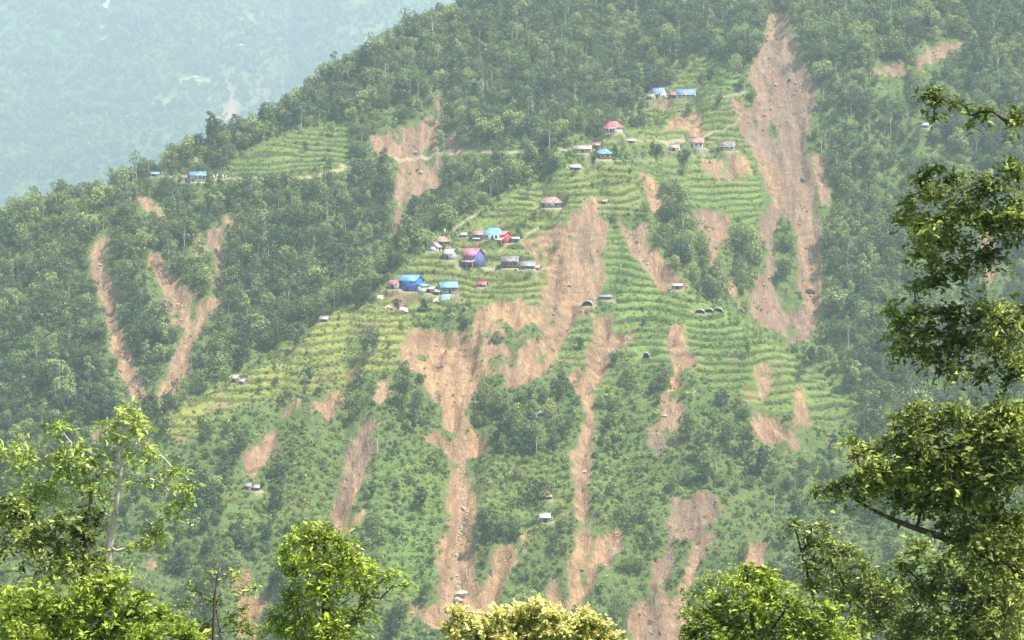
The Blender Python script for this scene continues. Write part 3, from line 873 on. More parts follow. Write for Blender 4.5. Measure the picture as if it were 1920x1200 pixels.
# ------------------------------------------------------------------ the far mountain
def build_far():
    P = dict(y0=4200., y1=8600., n=1300)
    FS = [([(424,152),(437,155),(444,190),(455,215),(440,225),(418,228),(428,190)], 1), ([(470,165),(490,150),(500,172),(480,190),(455,200),(462,180)], .7), ([(384,172),(393,190),(402,212),(400,238),(394,238),(394,200)], 1), ([(412,200),(425,196),(420,240),(408,240)], .8)]
    FF = [([(335,145),(375,143),(420,152),(380,165),(340,160)], 1), ([(275,180),(315,176),(318,196),(275,200)], .6), ([(440,30),(500,20),(540,30),(450,40)], .6), ([(640,60),(720,40),(700,90)], .4)]
    xs = lines(-3300, 1500, 14.); ys = lines(4000, 9000, 13.)
    X, Y = np.meshgrid(xs, ys); x, y = X.ravel(), Y.ravel()
    sl = np.zeros(x.shape); fd = np.zeros(x.shape); m = 70.
    jx, jy = x + 15 * fbm(x / 55, y / 55, 501, 3), y + 15 * fbm(x / 55, y / 55, 503, 3)
    for p, a in FS: sl = np.maximum(sl, a * sstep(-8, 8, sd_poly(jx, jy, poly_world(p, H_far, **P), m)))
    for p, a in FF: fd = np.maximum(fd, a * sstep(-8, 8, sd_poly(jx, jy, poly_world(p, H_far, **P), m)))
    fall = line_world([(198,0),(192,22),(190,45),(190,60),(192,80)], H_far, **P)
    wf = .8 - .8 * sstep(1, 7, seg_dist(jx, jy, fall[:-1], fall[1:]))
    z = H_far(x, y) - 14 * sl
    b = NB('far_slope'); c = b.attr('cover'); sp = b.node('ShaderNodeSeparateColor'); b.l.new(c.outputs['Color'], sp.inputs[0]); Pn = b.pos()
    n = b.noise(.011, 4, .6, Pn); n2 = b.noise(.05, 4, .65, Pn)
    col = b.mix(b.rng(n, .35, .65), (.045, .080, .035), (.085, .125, .045)); col = b.mix(b.rng(n2, .45, .7), col, (.035, .06, .03))
    col = b.mix(sp.outputs[1], col, b.mix(b.rng(n2, .4, .6), (.17, .24, .07), (.10, .15, .05)))
    col = b.mix(sp.outputs[0], col, b.mix(b.rng(n2, .35, .6), (.30, .17, .12), (.22, .14, .10)))
    col = b.mix(sp.outputs[2], col, (.55, .58, .58))
    b.principled(col, .95, .1, n2, .6, 6)
    V, F = grid_mesh(xs, ys, z.reshape(X.shape))
    me = mesh_np('far_mountain', V, F, [b.m], True, {'cover': ('POINT', 'FLOAT_COLOR', np.stack([sl, fd, wf, sl * 0 + 1], 1))})
    o = bpy.data.objects.new('far_mountain', me); link(o); prop(o, kind='structure')
    # its forest
    g = np.random.default_rng(21)
    ms = []
    for v in range(3):
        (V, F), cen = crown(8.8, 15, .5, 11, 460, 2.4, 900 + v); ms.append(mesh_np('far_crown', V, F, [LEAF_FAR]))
    x, y = jitter(14.0, -1900, 250, 5000, 7200, g)
    xi = np.clip(((x - xs[0]) / (xs[1] - xs[0])).astype(int), 0, len(xs) - 1); yi = np.clip(((y - ys[0]) / (ys[1] - ys[0])).astype(int), 0, len(ys) - 1)
    bad = np.maximum(np.maximum(sl, fd), wf).reshape(X.shape)[yi, xi]
    d = .93 - .45 * sstep(.1, .45, fbm(x / 110, y / 90, 511, 3))
    k = (g.random(len(x)) < d * (1 - bad)) & (np.abs(x) < .2217 * y + 90); x, y = x[k], y[k]; n = len(x)
    scatter('far_forest', np.stack([x, y, H_far(x, y)], 1), g.uniform(0, 6.28, n), g.uniform(.55, 1.25, n), g.integers(0, 3, n), ms)
    # a few pale roofs over there
    wm = mat_plain('far_roof', (.40, .39, .38)); tm = mat_plain('far_wall', (.55, .52, .46))
    for (u, v), lb in zip([(366,147), (400,154), (452,87)], ['tiny pale-roofed house beside the far hazy fields', 'tiny pale house just above the far pink landslides', 'tiny pale house high on the hazy far mountain']):
        q = cast([(u, v)], H_far, **P)[0]
        r = empty('far_house', (q[0], q[1], q[2] - .5), g.uniform(-.4, .4), lb, 'house')
        V, F = merge([box((-6, 6), (-4, 4), (-4, 4))]); link(bpy.data.objects.new('wall', mesh_np('wall', V, F, [tm])), r)
        V, F = gable(12, 8, 4, 3, .8, .3); link(bpy.data.objects.new('roof', mesh_np('roof', V, F, [wm])), r)

def box(X, Y, Z):
    V = np.array([(x, y, z) for z in Z for y in Y for x in X], float)
    F = np.array([(0, 2, 3, 1), (4, 5, 7, 6), (0, 1, 5, 4), (1, 3, 7, 5), (3, 2, 6, 7), (2, 0, 4, 6)])
    return V, F

def prism(poly, X):
    """polygon in the y-z plane drawn from x0 to x1, quads only (4 corners)"""
    V = np.array([(X[0], y, z) for y, z in poly] + [(X[1], y, z) for y, z in poly], float)
    F = [(0, 1, 2, 3), (7, 6, 5, 4)] + [(i, i + 4, (i + 1) % 4 + 4, (i + 1) % 4) for i in range(4)]
    return V, np.array(F)

def gable(w, d, h, rise, over, th):
    """two roof slabs meeting at a ridge along x"""
    hw = w / 2 + over; hd = d / 2 + over; k = rise / (d / 2); lo = h - over * k
    return merge([prism([(-hd, lo), (0, h + rise), (0, h + rise + th), (-hd, lo + th)], (-hw, hw)), prism([(0, h + rise), (hd, lo), (hd, lo + th), (0, h + rise + th)], (-hw, hw)),
                  prism([(-.22, h + rise + th - .06), (.22, h + rise + th - .06), (.1, h + rise + th + .08), (-.1, h + rise + th + .08)], (-hw - .03, hw + .03))])

def hip(w, d, h, rise, over, th, ridge=.5):
    hw = w / 2 + over; hd = d / 2 + over; k = rise / (d / 2); lo = h - over * k; rl = w * ridge / 2
    def ring(dz): return [(-hw, -hd, lo + dz), (hw, -hd, lo + dz), (hw, hd, lo + dz), (-hw, hd, lo + dz), (-rl, 0, h + rise + dz), (rl, 0, h + rise + dz)]
    V = np.array(ring(0) + ring(th), float)
    F = [(6, 7, 11, 10), (7, 8, 11, 11), (8, 9, 10, 11), (9, 6, 10, 10), (4, 5, 1, 0), (5, 2, 1, 1), (5, 4, 3, 2), (4, 0, 3, 3)]
    tri = [(6, 7, 11), (6, 11, 10), (7, 8, 11), (8, 9, 10), (8, 10, 11), (9, 6, 10), (4, 1, 0), (4, 5, 1), (5, 2, 1), (5, 4, 3), (5, 3, 2), (4, 0, 3)]
    for i in range(4):
        j = (i + 1) % 4; tri += [(i, j, j + 6), (i, j + 6, i + 6)]
    return V, np.array(tri)
# ------------------------------------------------------------------ buildings
def tin(name, c, c2=None): return mat_plain(name, c, c2 or tuple(v * .78 for v in c), .45, .35, .03, 0, .35, ('X', 4.0))
ROOFS = {'blue': tin('roof_blue', (.05, .22, .54)), 'cyan': tin('roof_cyan', (.07, .33, .58)), 'pink': tin('roof_pink', (.62, .12, .19)), 'red': tin('roof_red', (.55, .05, .08)),
         'rust': tin('roof_rust', (.30, .13, .10), (.20, .10, .08)), 'brown': tin('roof_brown', (.15, .105, .095), (.10, .075, .07)), 'white': tin('roof_white', (.58, .56, .53)), 'grey': tin('roof_grey', (.25, .235, .22), (.19, .18, .165)),
         'thatch': mat_plain('roof_thatch', (.36, .29, .20), (.22, .17, .12), .95, 3, .15), 'pale': tin('roof_pale', (.38, .32, .27), (.27, .22, .18))}
WALLS = {'white': mat_plain('wall_white', (.72, .70, .66), (.58, .55, .50), .85, .8), 'bluewall': mat_plain('wall_blue', (.03, .11, .42), (.02, .08, .33), .7, .8),
         'lilac': mat_plain('wall_lilac', (.09, .10, .30), (.07, .07, .22), .8, .8), 'tan': mat_plain('wall_tan', (.46, .34, .22), (.34, .25, .16), .9, .8), 'grey': mat_plain('wall_grey', (.34, .33, .32), (.24, .23, .22), .9, .8),
         'red': mat_plain('wall_red', (.50, .06, .08), (.36, .05, .07), .8, .8), 'wood': mat_plain('wall_wood', (.22, .15, .11), (.14, .10, .07), .9, .8), 'green': mat_plain('wall_green', (.16, .30, .24), (.12, .22, .18), .8, .8)}
STONE = mat_plain('plinth_stone', (.42, .38, .32), (.28, .25, .21), .95, 1.5, .08)
DOOR = mat_plain('door_dark', (.06, .05, .045)); FRAME = mat_plain('frame_white', (.70, .68, .64)); GLASS = mat_plain('pane_dark', (.03, .035, .04), None, .15, 1, 0, 0, .5)
POST = mat_plain('post_wood', (.50, .45, .38)); CONC = mat_plain('concrete', (.58, .55, .50), (.45, .42, .38), .9, .8)

def part(name, VF, mat, parent, smooth=False):
    return link(bpy.data.objects.new(name, mesh_np(name, VF[0], VF[1], [mat], smooth)), parent)

# name, label, u, v(base), width px, wall height, depth m, roof kind, roof colour, rise, wall colour, yaw, windows, door?, extras
HOUSES = [
 ('house', 'two-storey blue-walled house with bright blue roof beside the small red shed', 771, 546, 40, 4.6, 7, 'gable', 'cyan', 1.9, 'bluewall', -30, 2, 1, ('leanto',)),
 ('shed', 'small red-roofed shed at the left end of the lower hamlet', 740, 542, 19, 2.4, 4, 'gable', 'red', 1.2, 'grey', -30, 0, 1, ()),
 ('house', 'house with a long sky-blue roof and pale wall above blue tarpaulin', 840, 551, 34, 3.0, 5, 'gable', 'cyan', 1.8, 'grey', 12, 2, 1, ()),
 ('shed', 'low weathered shed between the two blue-roofed lower houses', 808, 549, 20, 1.7, 4, 'gable', 'pale', .9, 'wood', -25, 0, 1, ()),
 ('shed', 'tiny pale-roofed shed just left of the long sky-blue roof', 822, 553, 12, 1.5, 3, 'gable', 'white', .8, 'wood', -30, 0, 1, ()),
 ('house', 'tall pink-roofed house with violet-blue walls and a lower pink porch roof', 888, 501, 32, 5.4, 6.5, 'gable', 'pink', 2.4, 'lilac', -38, 4, 1, ('porch',)),
 ('shed', 'white-roofed grey shed standing left of the pink-roofed house', 844, 487, 20, 2.8, 4.5, 'gable', 'white', 1.6, 'grey', -35, 0, 1, ()),
 ('house', 'dark brown-roofed house with a row of four pale windows and stone base', 957, 505, 33, 3.6, 6, 'gable', 'brown', 1.9, 'wood', -8, 4, 1, ('plinth',)),
 ('shed', 'long low grey-brown shed right of the four-window house', 990, 506, 28, 1.9, 5, 'gable', 'grey', 1.5, 'wood', -6, 1, 1, ('plinth',)),
 ('shed', 'small pale-roofed annex at the right end of the long grey-brown shed', 1006, 507, 14, 1.3, 3.5, 'gable', 'pale', .8, 'wood', -20, 0, 1, ()),
 ('house', 'white house under a bright cyan hipped roof with blue trim', 926, 450, 40, 2.6, 7, 'hip', 'cyan', 2.2, 'white', -18, 2, 1, ()),
 ('house', 'red-walled house with white porch roof against the cyan hipped roof', 945, 456, 18, 3.8, 5, 'gable', 'pink', 1.2, 'red', -38, 2, 1, ('whiteporch',)),
 ('shed', 'brown-roofed open shed left of the cyan hipped roof', 897, 449, 20, 2.2, 5, 'gable', 'rust', 1.5, 'wood', -10, 0, 1, ()),
 ('shed', 'small white flat-roofed shelter right of the red-walled house', 966, 455, 14, 1.8, 3, 'gable', 'white', .5, 'green', 5, 0, 1, ()),
 ('shed', 'low white-roofed shelter in front of the brown-roofed open shed', 893, 453, 12, 1.3, 2.5, 'gable', 'white', .5, 'wood', -5, 0, 1, ()),
 ('shed', 'tiny white-roofed hut near the bend of the yellow path', 869, 445, 10, 1.2, 2.5, 'gable', 'white', .6, 'wood', 5, 0, 1, ()),
 ('house', 'reddish-roofed old house on the ridge crest left of the yellow path', 829, 462, 22, 2.4, 5, 'hip', 'rust', 1.6, 'wood', -25, 2, 1, ()),
 ('shed', 'open gable-ended pale shed below the reddish-roofed ridge house', 815, 471, 17, 1.9, 5, 'gable', 'pale', 1.7, 'white', 60, 0, 1, ()),
 ('house', 'rusty red hip-roofed house with grey walls beside the top of the broad slide', 1033, 392, 40, 3.0, 7, 'hip', 'rust', 2.0, 'grey', -12, 3, 1, ('plinth',)),
 ('house', 'blue-roofed tan house among dark trees above the crop terraces', 1132, 301, 30, 3.4, 6, 'hip', 'blue', 1.6, 'tan', -10, 3, 1, ('plinth',)),
 ('house', 'long old brownish-roofed house left of the blue-roofed tan house', 1092, 287, 36, 2.0, 5, 'gable', 'pale', 1.4, 'tan', -6, 2, 1, ()),
 ('shed', 'white-roofed shed below the long old brownish house', 1078, 319, 20, 1.4, 3.5, 'gable', 'white', .9, 'wood', 8, 0, 1, ()),
 ('shed', 'small rust-roofed shed tucked behind the blue-roofed tan house', 1118, 279, 16, 1.8, 4, 'gable', 'rust', 1.1, 'wood', -10, 0, 1, ()),
 ('house', 'white house with a bright red hipped roof and veranda posts', 1150, 249, 30, 2.9, 6, 'hip', 'red', 2.2, 'white', -30, 2, 1, ('veranda',)),
 ('shed', 'white flat-roofed shelter below the red hipped house', 1182, 269, 17, 1.4, 3, 'gable', 'white', .5, 'tan', 10, 0, 1, ()),
 ('house', 'steep blue-roofed house at the left end of the top hamlet', 1236, 183, 24, 2.8, 6, 'gable', 'blue', 2.2, 'white', -28, 2, 1, ('leanto',)),
 ('shed', 'grey lean shed beside the steep blue-roofed house', 1222, 187, 14, 1.8, 4, 'gable', 'grey', 1.2, 'grey', -25, 0, 1, ()),
 ('house', 'long white house with a blue roof in the top hamlet', 1287, 185, 38, 3.0, 6, 'gable', 'blue', 1.8, 'white', -8, 4, 1, ('veranda',)),
 ('shed', 'small pink-roofed room joined to the left of the long white house', 1264, 185, 13, 2.2, 4, 'gable', 'pink', 1.3, 'red', -8, 0, 1, ()),
 ('shed', 'little white-roofed hut high in the top terrace field', 1378, 111, 12, 1.2, 3, 'gable', 'white', .6, 'tan', 5, 0, 1, ()),
 ('house', 'faded rust-roofed house with white lower wall under the orange scar', 1306, 278, 27, 3.0, 5.5, 'gable', 'rust', 2.0, 'white', -5, 3, 1, ()),
 ('house', 'grey-brown roofed house with white base beside the big slide', 1363, 283, 31, 2.8, 5.5, 'gable', 'brown', 1.7, 'white', -4, 3, 1, ('veranda',)),
 ('shed', 'weathered tan shed left of the dark round tree below the orange scar', 1266, 284, 18, 2.0, 4.5, 'gable', 'pale', 1.2, 'tan', -20, 0, 1, ()),
 ('shed', 'small dark-fronted shed with pale roof at the head of the broad slide', 1133, 383, 10, 1.4, 3, 'gable', 'pale', .6, 'wood', -10, 0, 1, ()),
 ('house', 'blue-roofed white house alone on the left hill ridge', 370, 343, 31, 4.0, 6, 'gable', 'blue', 1.6, 'white', 10, 4, 1, ('plinth',)),
 ('house', 'lower red-roofed white wing left of the blue-roofed ridge house', 347, 341, 18, 2.3, 5, 'gable', 'rust', 1.0, 'white', 10, 1, 1, ()),
 ('shed', 'pale bluish-roofed shed behind trees left of the ridge house', 288, 331, 20, 1.4, 3.5, 'gable', 'cyan', .7, 'grey', 5, 0, 1, ()),
 ('hut', 'white metal-roofed hut alone low on the slope above the middle trees', 1021, 980, 21, 2.0, 3.2, 'gable', 'white', 1.1, 'grey', 6, 0, 1, ()),
 ('hut', 'small brown thatched hut just above the white metal-roofed hut', 1025, 936, 18, 1.4, 3.2, 'hip', 'thatch', 1.2, 'wood', 5, 0, 1, ()),
 ('hut', 'tiny white-roofed hut between two dark tree clumps mid slope', 1017, 780, 11, 1.2, 2.5, 'gable', 'white', .7, 'wood', -10, 0, 1, ()),
 ('hut', 'grey-roofed hut near the crest of the yellowish spur', 442, 717, 17, 1.7, 3.5, 'gable', 'pale', 1.2, 'wood', -30, 0, 1, ()),
 ('hut', 'smaller pale hut right of the grey-roofed crest hut', 455, 721, 11, 1.3, 3, 'gable', 'pale', .8, 'wood', -20, 0, 1, ()),
 ('hut', 'small orange-roofed hut at the upper edge of the yellowish spur', 608, 604, 16, 1.3, 3, 'gable', 'pale', .9, 'wood', -10, 0, 1, ()),
 ('hut', 'small green-grey hut below the lower left slide', 465, 918, 14, 1.4, 3, 'gable', 'grey', .8, 'wood', -15, 0, 1, ()),
 ('hut', 'pale-roofed hut touching the green-grey hut', 480, 920, 12, 1.2, 3, 'gable', 'pale', .7, 'wood', 5, 0, 1, ()),
 ('shed', 'white flat-roofed building at the lower end of the leaning slide', 1269, 543, 19, 1.8, 3, 'gable', 'white', .5, 'tan', 5, 0, 1, ()),
 ('shed', 'small red-roofed shed at the right of the lower hamlet terraces', 905, 538, 16, 1.2, 3, 'gable', 'red', 1.0, 'wood', -20, 0, 1, ()),
 ('hut', 'white hut among the forest on the right hillside', 1733, 240, 15, 1.5, 3, 'gable', 'white', .8, 'grey', 5, 0, 1, ()),
 ('hut', 'long grey low-roofed hut right of the dark tunnel by the broad slide', 1134, 562, 26, 1.3, 3, 'gable', 'grey', .5, 'wood', 5, 0, 0, ()),
]
SHELTERS = [  # plastic tunnels: label, u, v, width px, height, yaw
 ('left tunnel of the three pale plastic tunnels in the green field', 1313, 587, 20, 1.7, -8), ('middle tunnel of the three pale plastic tunnels in the green field', 1330, 586, 20, 1.8, -8),
 ('right tunnel of the three pale plastic tunnels in the green field', 1347, 585, 20, 1.9, -8), ('dark open plastic tunnel at the right edge of the broad slide', 1102, 573, 21, 2.2, -6),
 ('small dark-mouthed tunnel alone in the lower green terraces', 1212, 671, 13, 2.4, -4)]
SITES = []
def find_sites():
    for h in HOUSES:
        q = cast([(h[2], h[3])])[0]; wm = h[4] * TANH / 960 * q[1]
        SITES.append((q, wm)); PADS.append((q[0], q[1] + h[6] * .25, q[2], max(wm, h[6]) * .56 + .6))
    for s in SHELTERS:
        q = cast([(s[1], s[2])])[0]; PADS.append((q[0], q[1] + 2.5, q[2], 3.2))

def window(w, h, x, y, z, parent, axis='y'):
    fr = merge([box((x - w / 2, x - w / 2 + .1), (y - .07, y + .02), (z, z + h)), box((x + w / 2 - .1, x + w / 2), (y - .07, y + .02), (z, z + h)),
                box((x - w / 2 + .1, x + w / 2 - .1), (y - .07, y + .02), (z + h - .1, z + h)), box((x - w / 2 + .1, x + w / 2 - .1), (y - .07, y + .02), (z, z + .1))])
    f = part('window', fr, FRAME, parent)
    part('pane', box((x - w / 2 + .1, x + w / 2 - .1), (y - .045, y - .015), (z + .1, z + h - .1)), GLASS, f)

def build_house(h, site):
    name, label, u, v, wp, hw, d, rk, rc, rise, wc, yaw, nw, door, ex = h
    q, w = site
    w = max(w * .93, 1.8); rise *= 1.15
    cat = {'house': 'house', 'shed': 'shed', 'hut': 'hut'}[name]
    r = empty(name, (q[0], q[1] + d * .3, q[2] + .05), math.radians(yaw), label, cat)
    R, W = ROOFS[rc], WALLS[wc]
    y0 = -d / 2; b = 0
    if 'plinth' in ex:
        part('plinth', box((-w / 2 - .25, w / 2 + .25), (y0 - .25, d / 2 + .25), (-1.5, .5)), STONE, r); b = .5
    # walls with gable triangles
    if rk == 'gable':
        parts = [box((-w / 2, w / 2), (y0, d / 2), (b - (0 if b else 1.2), hw))]
        rr = rise * .93
        parts.append((np.array([(-w/2 + .02, y0 + .1, hw - .01), (-w/2 + .02, d/2 - .1, hw - .01), (-w/2 + .02, 0.01, hw + rr), (-w/2 + .02, -.01, hw + rr), (w/2 - .02, y0 + .1, hw - .01), (w/2 - .02, d/2 - .1, hw - .01), (w/2 - .02, .01, hw + rr), (w/2 - .02, -.01, hw + rr)]),
                      np.array([(0, 3, 2, 1), (4, 5, 6, 7), (0, 4, 7, 3), (1, 2, 6, 5)])))
        part('wall', merge(parts), W, r)
        part('roof', gable(w, d, hw, rise, .45 if name != 'hut' else .3, .12), R, r)
    else:
        part('wall', box((-w / 2, w / 2), (y0, d / 2), (b - (0 if b else 1.2), hw)), W, r)
        part('roof', hip(w, d, hw, rise, .6, .12), R, r)
    sto = 2 if hw > 4.4 else 1
    fh = (hw - b) / sto
    dh = min(1.9, fh * .82)
    if door:
        dx = -w * .30 if nw > 2 else (0 if nw == 0 else w * .05)
        dw = .95 if nw else w * .34
        dd = part('door', box((dx - dw / 2, dx + dw / 2), (y0 - .05, y0 + .03), (b + .02, b + dh)), DOOR, r)
        if w > 5: part('handle', box((dx + dw * .3, dx + dw * .36), (y0 - .11, y0 - .05), (b + .9, b + 1.05)), FRAME, dd)
    for s in range(sto):
        n = nw if sto == 1 else max(2, nw)
        for k in range(n):
            x = -w / 2 + w * (k + .5) / n
            if door and s == 0 and abs(x - dx) < .95: continue
            window(min(1.15, w / n * .62), fh * .42, x, y0, b + s * fh + fh * .36, r)
    if 'porch' in ex or 'whiteporch' in ex:
        m = ROOFS['pink'] if 'porch' in ex else ROOFS['white']; hh = hw * .50; p0 = y0 - 2.2
        V, F = prism([(p0, hh - .5), (y0 - .003, hh + .55), (y0 - .003, hh + .67), (p0, hh - .38)], (-w * .5, w * .55))
        part('porch_roof', (V, F), m, r)
        for x in (-w * .46, 0, w * .50): part('post', box((x - .09, x + .09), (p0 + .2, p0 + .38), (-1, hh - .42)), POST, r)
    if 'veranda' in ex:
        hh = hw * .84; p0 = y0 - 1.5
        part('veranda_roof', prism([(p0, hh - .45), (y0 - .003, hh), (y0 - .003, hh + .1), (p0, hh - .35)], (-w * .52, w * .52)), ROOFS['white' if rc != 'brown' else 'grey'], r)
        for k in range(5):
            x = -w * .48 + w * .96 * k / 4; part('post', box((x - .08, x + .08), (p0 + .12, p0 + .28), (-.9, hh - .4)), FRAME, r)
    if 'leanto' in ex:
        part('lean_to_wall', box((w / 2 + .003, w / 2 + 2.8), (y0 + .8, d / 2 - .8), (-1, hw * .48)), WALLS['white'], r)
        V, F = box((0, 1), (0, 1), (0, 1)); a, c = w / 2 + .35, w / 2 + 3.3
        V = np.array([(a, y0 + .4, hw * .72), (c, y0 + .4, hw * .50), (a, d / 2 - .4, hw * .72), (c, d / 2 - .4, hw * .50)]); V = np.vstack([V, V + [0, 0, .1]])
        part('lean_to_roof', (V, F), R, r)
    return r

def build_tunnel(s):
    label, u, v, wp, h, yaw = s
    x, y, z = castg(u, v); w = wp * TANH / 960 * y
    r = empty('plastic_tunnel', (x, y + 1.5, z - .1), math.radians(yaw), label, 'tunnel')
    n = 9; an = np.linspace(0, math.pi, n)
    ring = np.stack([np.cos(an) * w / 2, np.sin(an) * h], 1); V = []; L = 5
    for yy in (-L / 2, L / 2):
        for k in (1.0, .95): V += [(a * k, yy, b * k) for a, b in ring]
    V = np.array(V); F = []
    for i in range(n - 1):
        F += [(i, i + 1, 2 * n + i + 1, 2 * n + i), (n + i, 3 * n + i, 3 * n + i + 1, n + i + 1), (i, n + i, n + i + 1, i + 1), (2 * n + i, 2 * n + i + 1, 3 * n + i + 1, 3 * n + i)]
    part('cover', (V, np.array(F)), mat_plain('tunnel_sheet', (.36, .35, .32), (.22, .21, .19), .5, 1, .02), r, True)
    part('back_net', (np.array([(a * .95, L / 2 - .06, b * .95) for a, b in ring] + [(0, L / 2 - .06, 0)]), np.array([(i, i + 1, n) for i in range(n - 1)])), DOOR, r)
    for yy in (-L / 2 - .03, 0): part('hoop', tube([(a * .975, yy, b * .975) for a, b in ring], np.full(n, .06), 5), POST, r)

def build_small_things():
    # poles and flags
    for i, (u, v, top, lb) in enumerate([(801, 472, 428, 'thin wooden pole on the ridge crest left of the reddish roof'), (832, 462, 430, 'thin pole with a small white flag beside the reddish ridge house'),
                             (303, 333, 312, 'thin pole on the left hill ridge left of the blue-roofed house'), (686, 800, 770, 'thin pole at the head of the wavy slide left of the central landslide'), (533, 338, 305, 'thin pole beside the path on the left hill')]):
        x, y, z = castg(u, v); H = (v - top) * TANH / 960 * y
        r = empty('pole', (x, y, z), 0, lb, 'pole')
        part('mast', tube([(0, 0, -.6), (.05, 0, H * .5), (0, 0, H)], [.10, .08, .06], 6), POST, r)
        part('cap', tube([(0, 0, H), (0, 0, H + .25)], [.12, .05], 6), FRAME, r)
        if i == 1: part('flag', box((.06, .9), (-.02, .02), (H - 1.6, H - .1)), FRAME, r)
    # bare leaning trunks left standing in the slides
    for u, v, hpx, lean, lb in [(735, 470, 26, -.25, 'white bare trunk leaning in the shadowed gully'), (772, 466, 22, .3, 'white bare trunk right of the shadowed gully'), (911, 600, 28, -.12, 'white bare trunk standing in the orange scar below the lower hamlet'),
                                (1002, 594, 28, .22, 'pale leaning bare trunk in the scar below the crops'), (1034, 466, 20, .03, 'short white stump on the tan ground left of the broad slide'), (876, 1085, 30, -.15, 'thin dead tree standing in the lower stream slide'),
                                (925, 1085, 28, -.1, 'thin dead tree on the small fan slide right of the stream slide'), (1164, 505, 12, 0, 'small white stump in the terraces right of the broad slide'), (707, 850, 40, .05, 'thin dead trunk beside the wavy slide left of the central landslide')]:
        x, y, z = castg(u, v); H = hpx * TANH / 960 * y
        o = empty('dead_tree', (x, y, z), 0, lb, 'dead tree')
        part('trunk', tube([(0, 0, -.5), (lean * H * .4, .1, H * .5), (lean * H, .2, H)], [.26, .2, .07], 6), BARK_P, o)
        for k in range(3): part('limb', tube([(lean * H * (.5 + .12 * k), .1, H * (.5 + .13 * k)), (lean * H * .6 + (-1) ** k * 1.1, .3, H * (.66 + .13 * k))], [.09, .03], 5), BARK_P, o)
    # tarpaulins
    TP = mat_plain('tarpaulin_white', (.58, .56, .52), None, .5, 1, .05); TB = mat_plain('tarpaulin_blue', (.20, .40, .55), (.38, .48, .55), .5, 1, .05)
    for u, v, w, d, m, lb in [(757, 580, 3.6, 1.6, TP, 'white tarpaulin spread below the lower hamlet'), (724, 577, 4.2, 1.1, TP, 'pale sheet beside the bare plot left of the lower hamlet'), (836, 558, 3.6, 1.3, TB, 'pale blue tarpaulin in front of the long sky-blue roof'),
                              (712, 559, 2.8, 1.6, TP, 'small grey-white sheet left of the bare plot'), (817, 563, 2.2, 1.4, TP, 'small cream sheet below the weathered shed')]:
        x, y, z = castg(u, v); nx, ny = 9, 6
        X, Y = np.meshgrid(np.linspace(-w / 2, w / 2, nx), np.linspace(-d / 2, d / 2, ny))
        Z = gz(x + X, y + Y) - z + .18 + .2 * fbm(X + u, Y, 61, 2)
        F = np.array([(j * nx + i, j * nx + i + 1, (j + 1) * nx + i + 1, (j + 1) * nx + i) for j in range(ny - 1) for i in range(nx - 1)])
        V = np.stack([X, Y, Z], -1).reshape(-1, 3); V2 = V - [0, 0, .04]
        o = part('tarpaulin', merge([(V, F), (V2, F[:, ::-1])]), m, None); o.location = (x, y, z); prop(o, lb, 'tarpaulin')
    # white standing stones by the path
    for k in range(6):
        x, y, z = castg(396 + 5.5 * k, 333 + (k % 2)); o = part('standing_stone', merge([box((-.45, .45), (-.2, .2), (-.4, 1.0 + .2 * (k % 3))), prism([(-.2, 1.0 + .2 * (k % 3)), (.2, 1.0 + .2 * (k % 3)), (.05, 1.35 + .2 * (k % 3)), (-.05, 1.35 + .2 * (k % 3))], (-.45, .45))]), CONC, None)
        o.location = (x, y, z); o.rotation_euler = (0, .2 * (-1) ** k, .3 * k); prop(o, 'white standing stone in the row right of the blue-roofed ridge house', 'stone', 'white stones in a row by the ridge path')
    # big rocks
    rp = mat_plain('boulder_pale', (.46, .40, .32), (.30, .25, .19), .9, .8, .15); rd = mat_plain('boulder_dark', (.17, .13, .11), (.10, .08, .07), .9, .8, .15)
    for u, v, s, m, lb in [(868, 1118, 3.0, rp, 'large pale boulder at the foot of the stream slide'), (860, 1128, 2.0, rp, 'pale boulder lower left of the large boulder in the stream slide'), (869, 955, 1.5, rp, 'pale boulder halfway up the stream slide'),
                           (1506, 338, 1.9, rd, 'dark rock in the middle of the big slide'), (1496, 552, 2.6, rd, 'dark rock ledge near the bottom of the big slide'), (1520, 548, 2.0, rd, 'dark rock right of the ledge near the bottom of the big slide'),
                           (1455, 66, 1.2, rd, 'dark rock near the top of the big slide'), (1481, 150, 1.2, rd, 'dark rock in the upper right of the big slide'), (1454, 160, 1.1, rp, 'small white boulder in the upper part of the big slide'),
                           (790, 325, 1.9, rp, 'white boulder in the shaded upper left slide'), (778, 287, 1.6, rp, 'white boulder where the track crosses the shaded upper left slide'), (1090, 1070, 1.3, rd, 'dark rock low in the narrow middle gully slide')]:
        x, y, z = castg(u, v); o = bpy.data.objects.new('boulder', rock_mesh(int(u + v), s, m, 'boulder')); link(o); o.location = (x, y, z + s * .2); o.rotation_euler = (0, 0, u); prop(o, lb, 'boulder')
    # pale stream stones running down the central slide
    g = np.random.default_rng(31); parts = []
    L = [(870, 850), (869, 900), (872, 940), (874, 965), (866, 990), (860, 1010), (857, 1050), (858, 1090), (862, 1110), (850, 1130), (845, 1145)]
    for (a, b_), (c, d_) in zip(L[:-1], L[1:]):
        for k in range(40):
            t = g.random(); x, y, z = castg(a + (c - a) * t + g.normal() * (1.2 + 2.2 * g.random() ** 3), b_ + (d_ - b_) * t)
            me = rock_mesh(int(g.integers(1e6)), g.uniform(.10, .28) + .45 * g.random() ** 6, rp, 'tmp'); v = np.zeros(len(me.vertices) * 3); me.vertices.foreach_get('co', v); f = np.zeros(len(me.polygons) * 3, int); me.polygons.foreach_get('vertices', f)
            parts.append((v.reshape(-1, 3) + [x, y, z + .15], f.reshape(-1, 3))); bpy.data.meshes.remove(me)
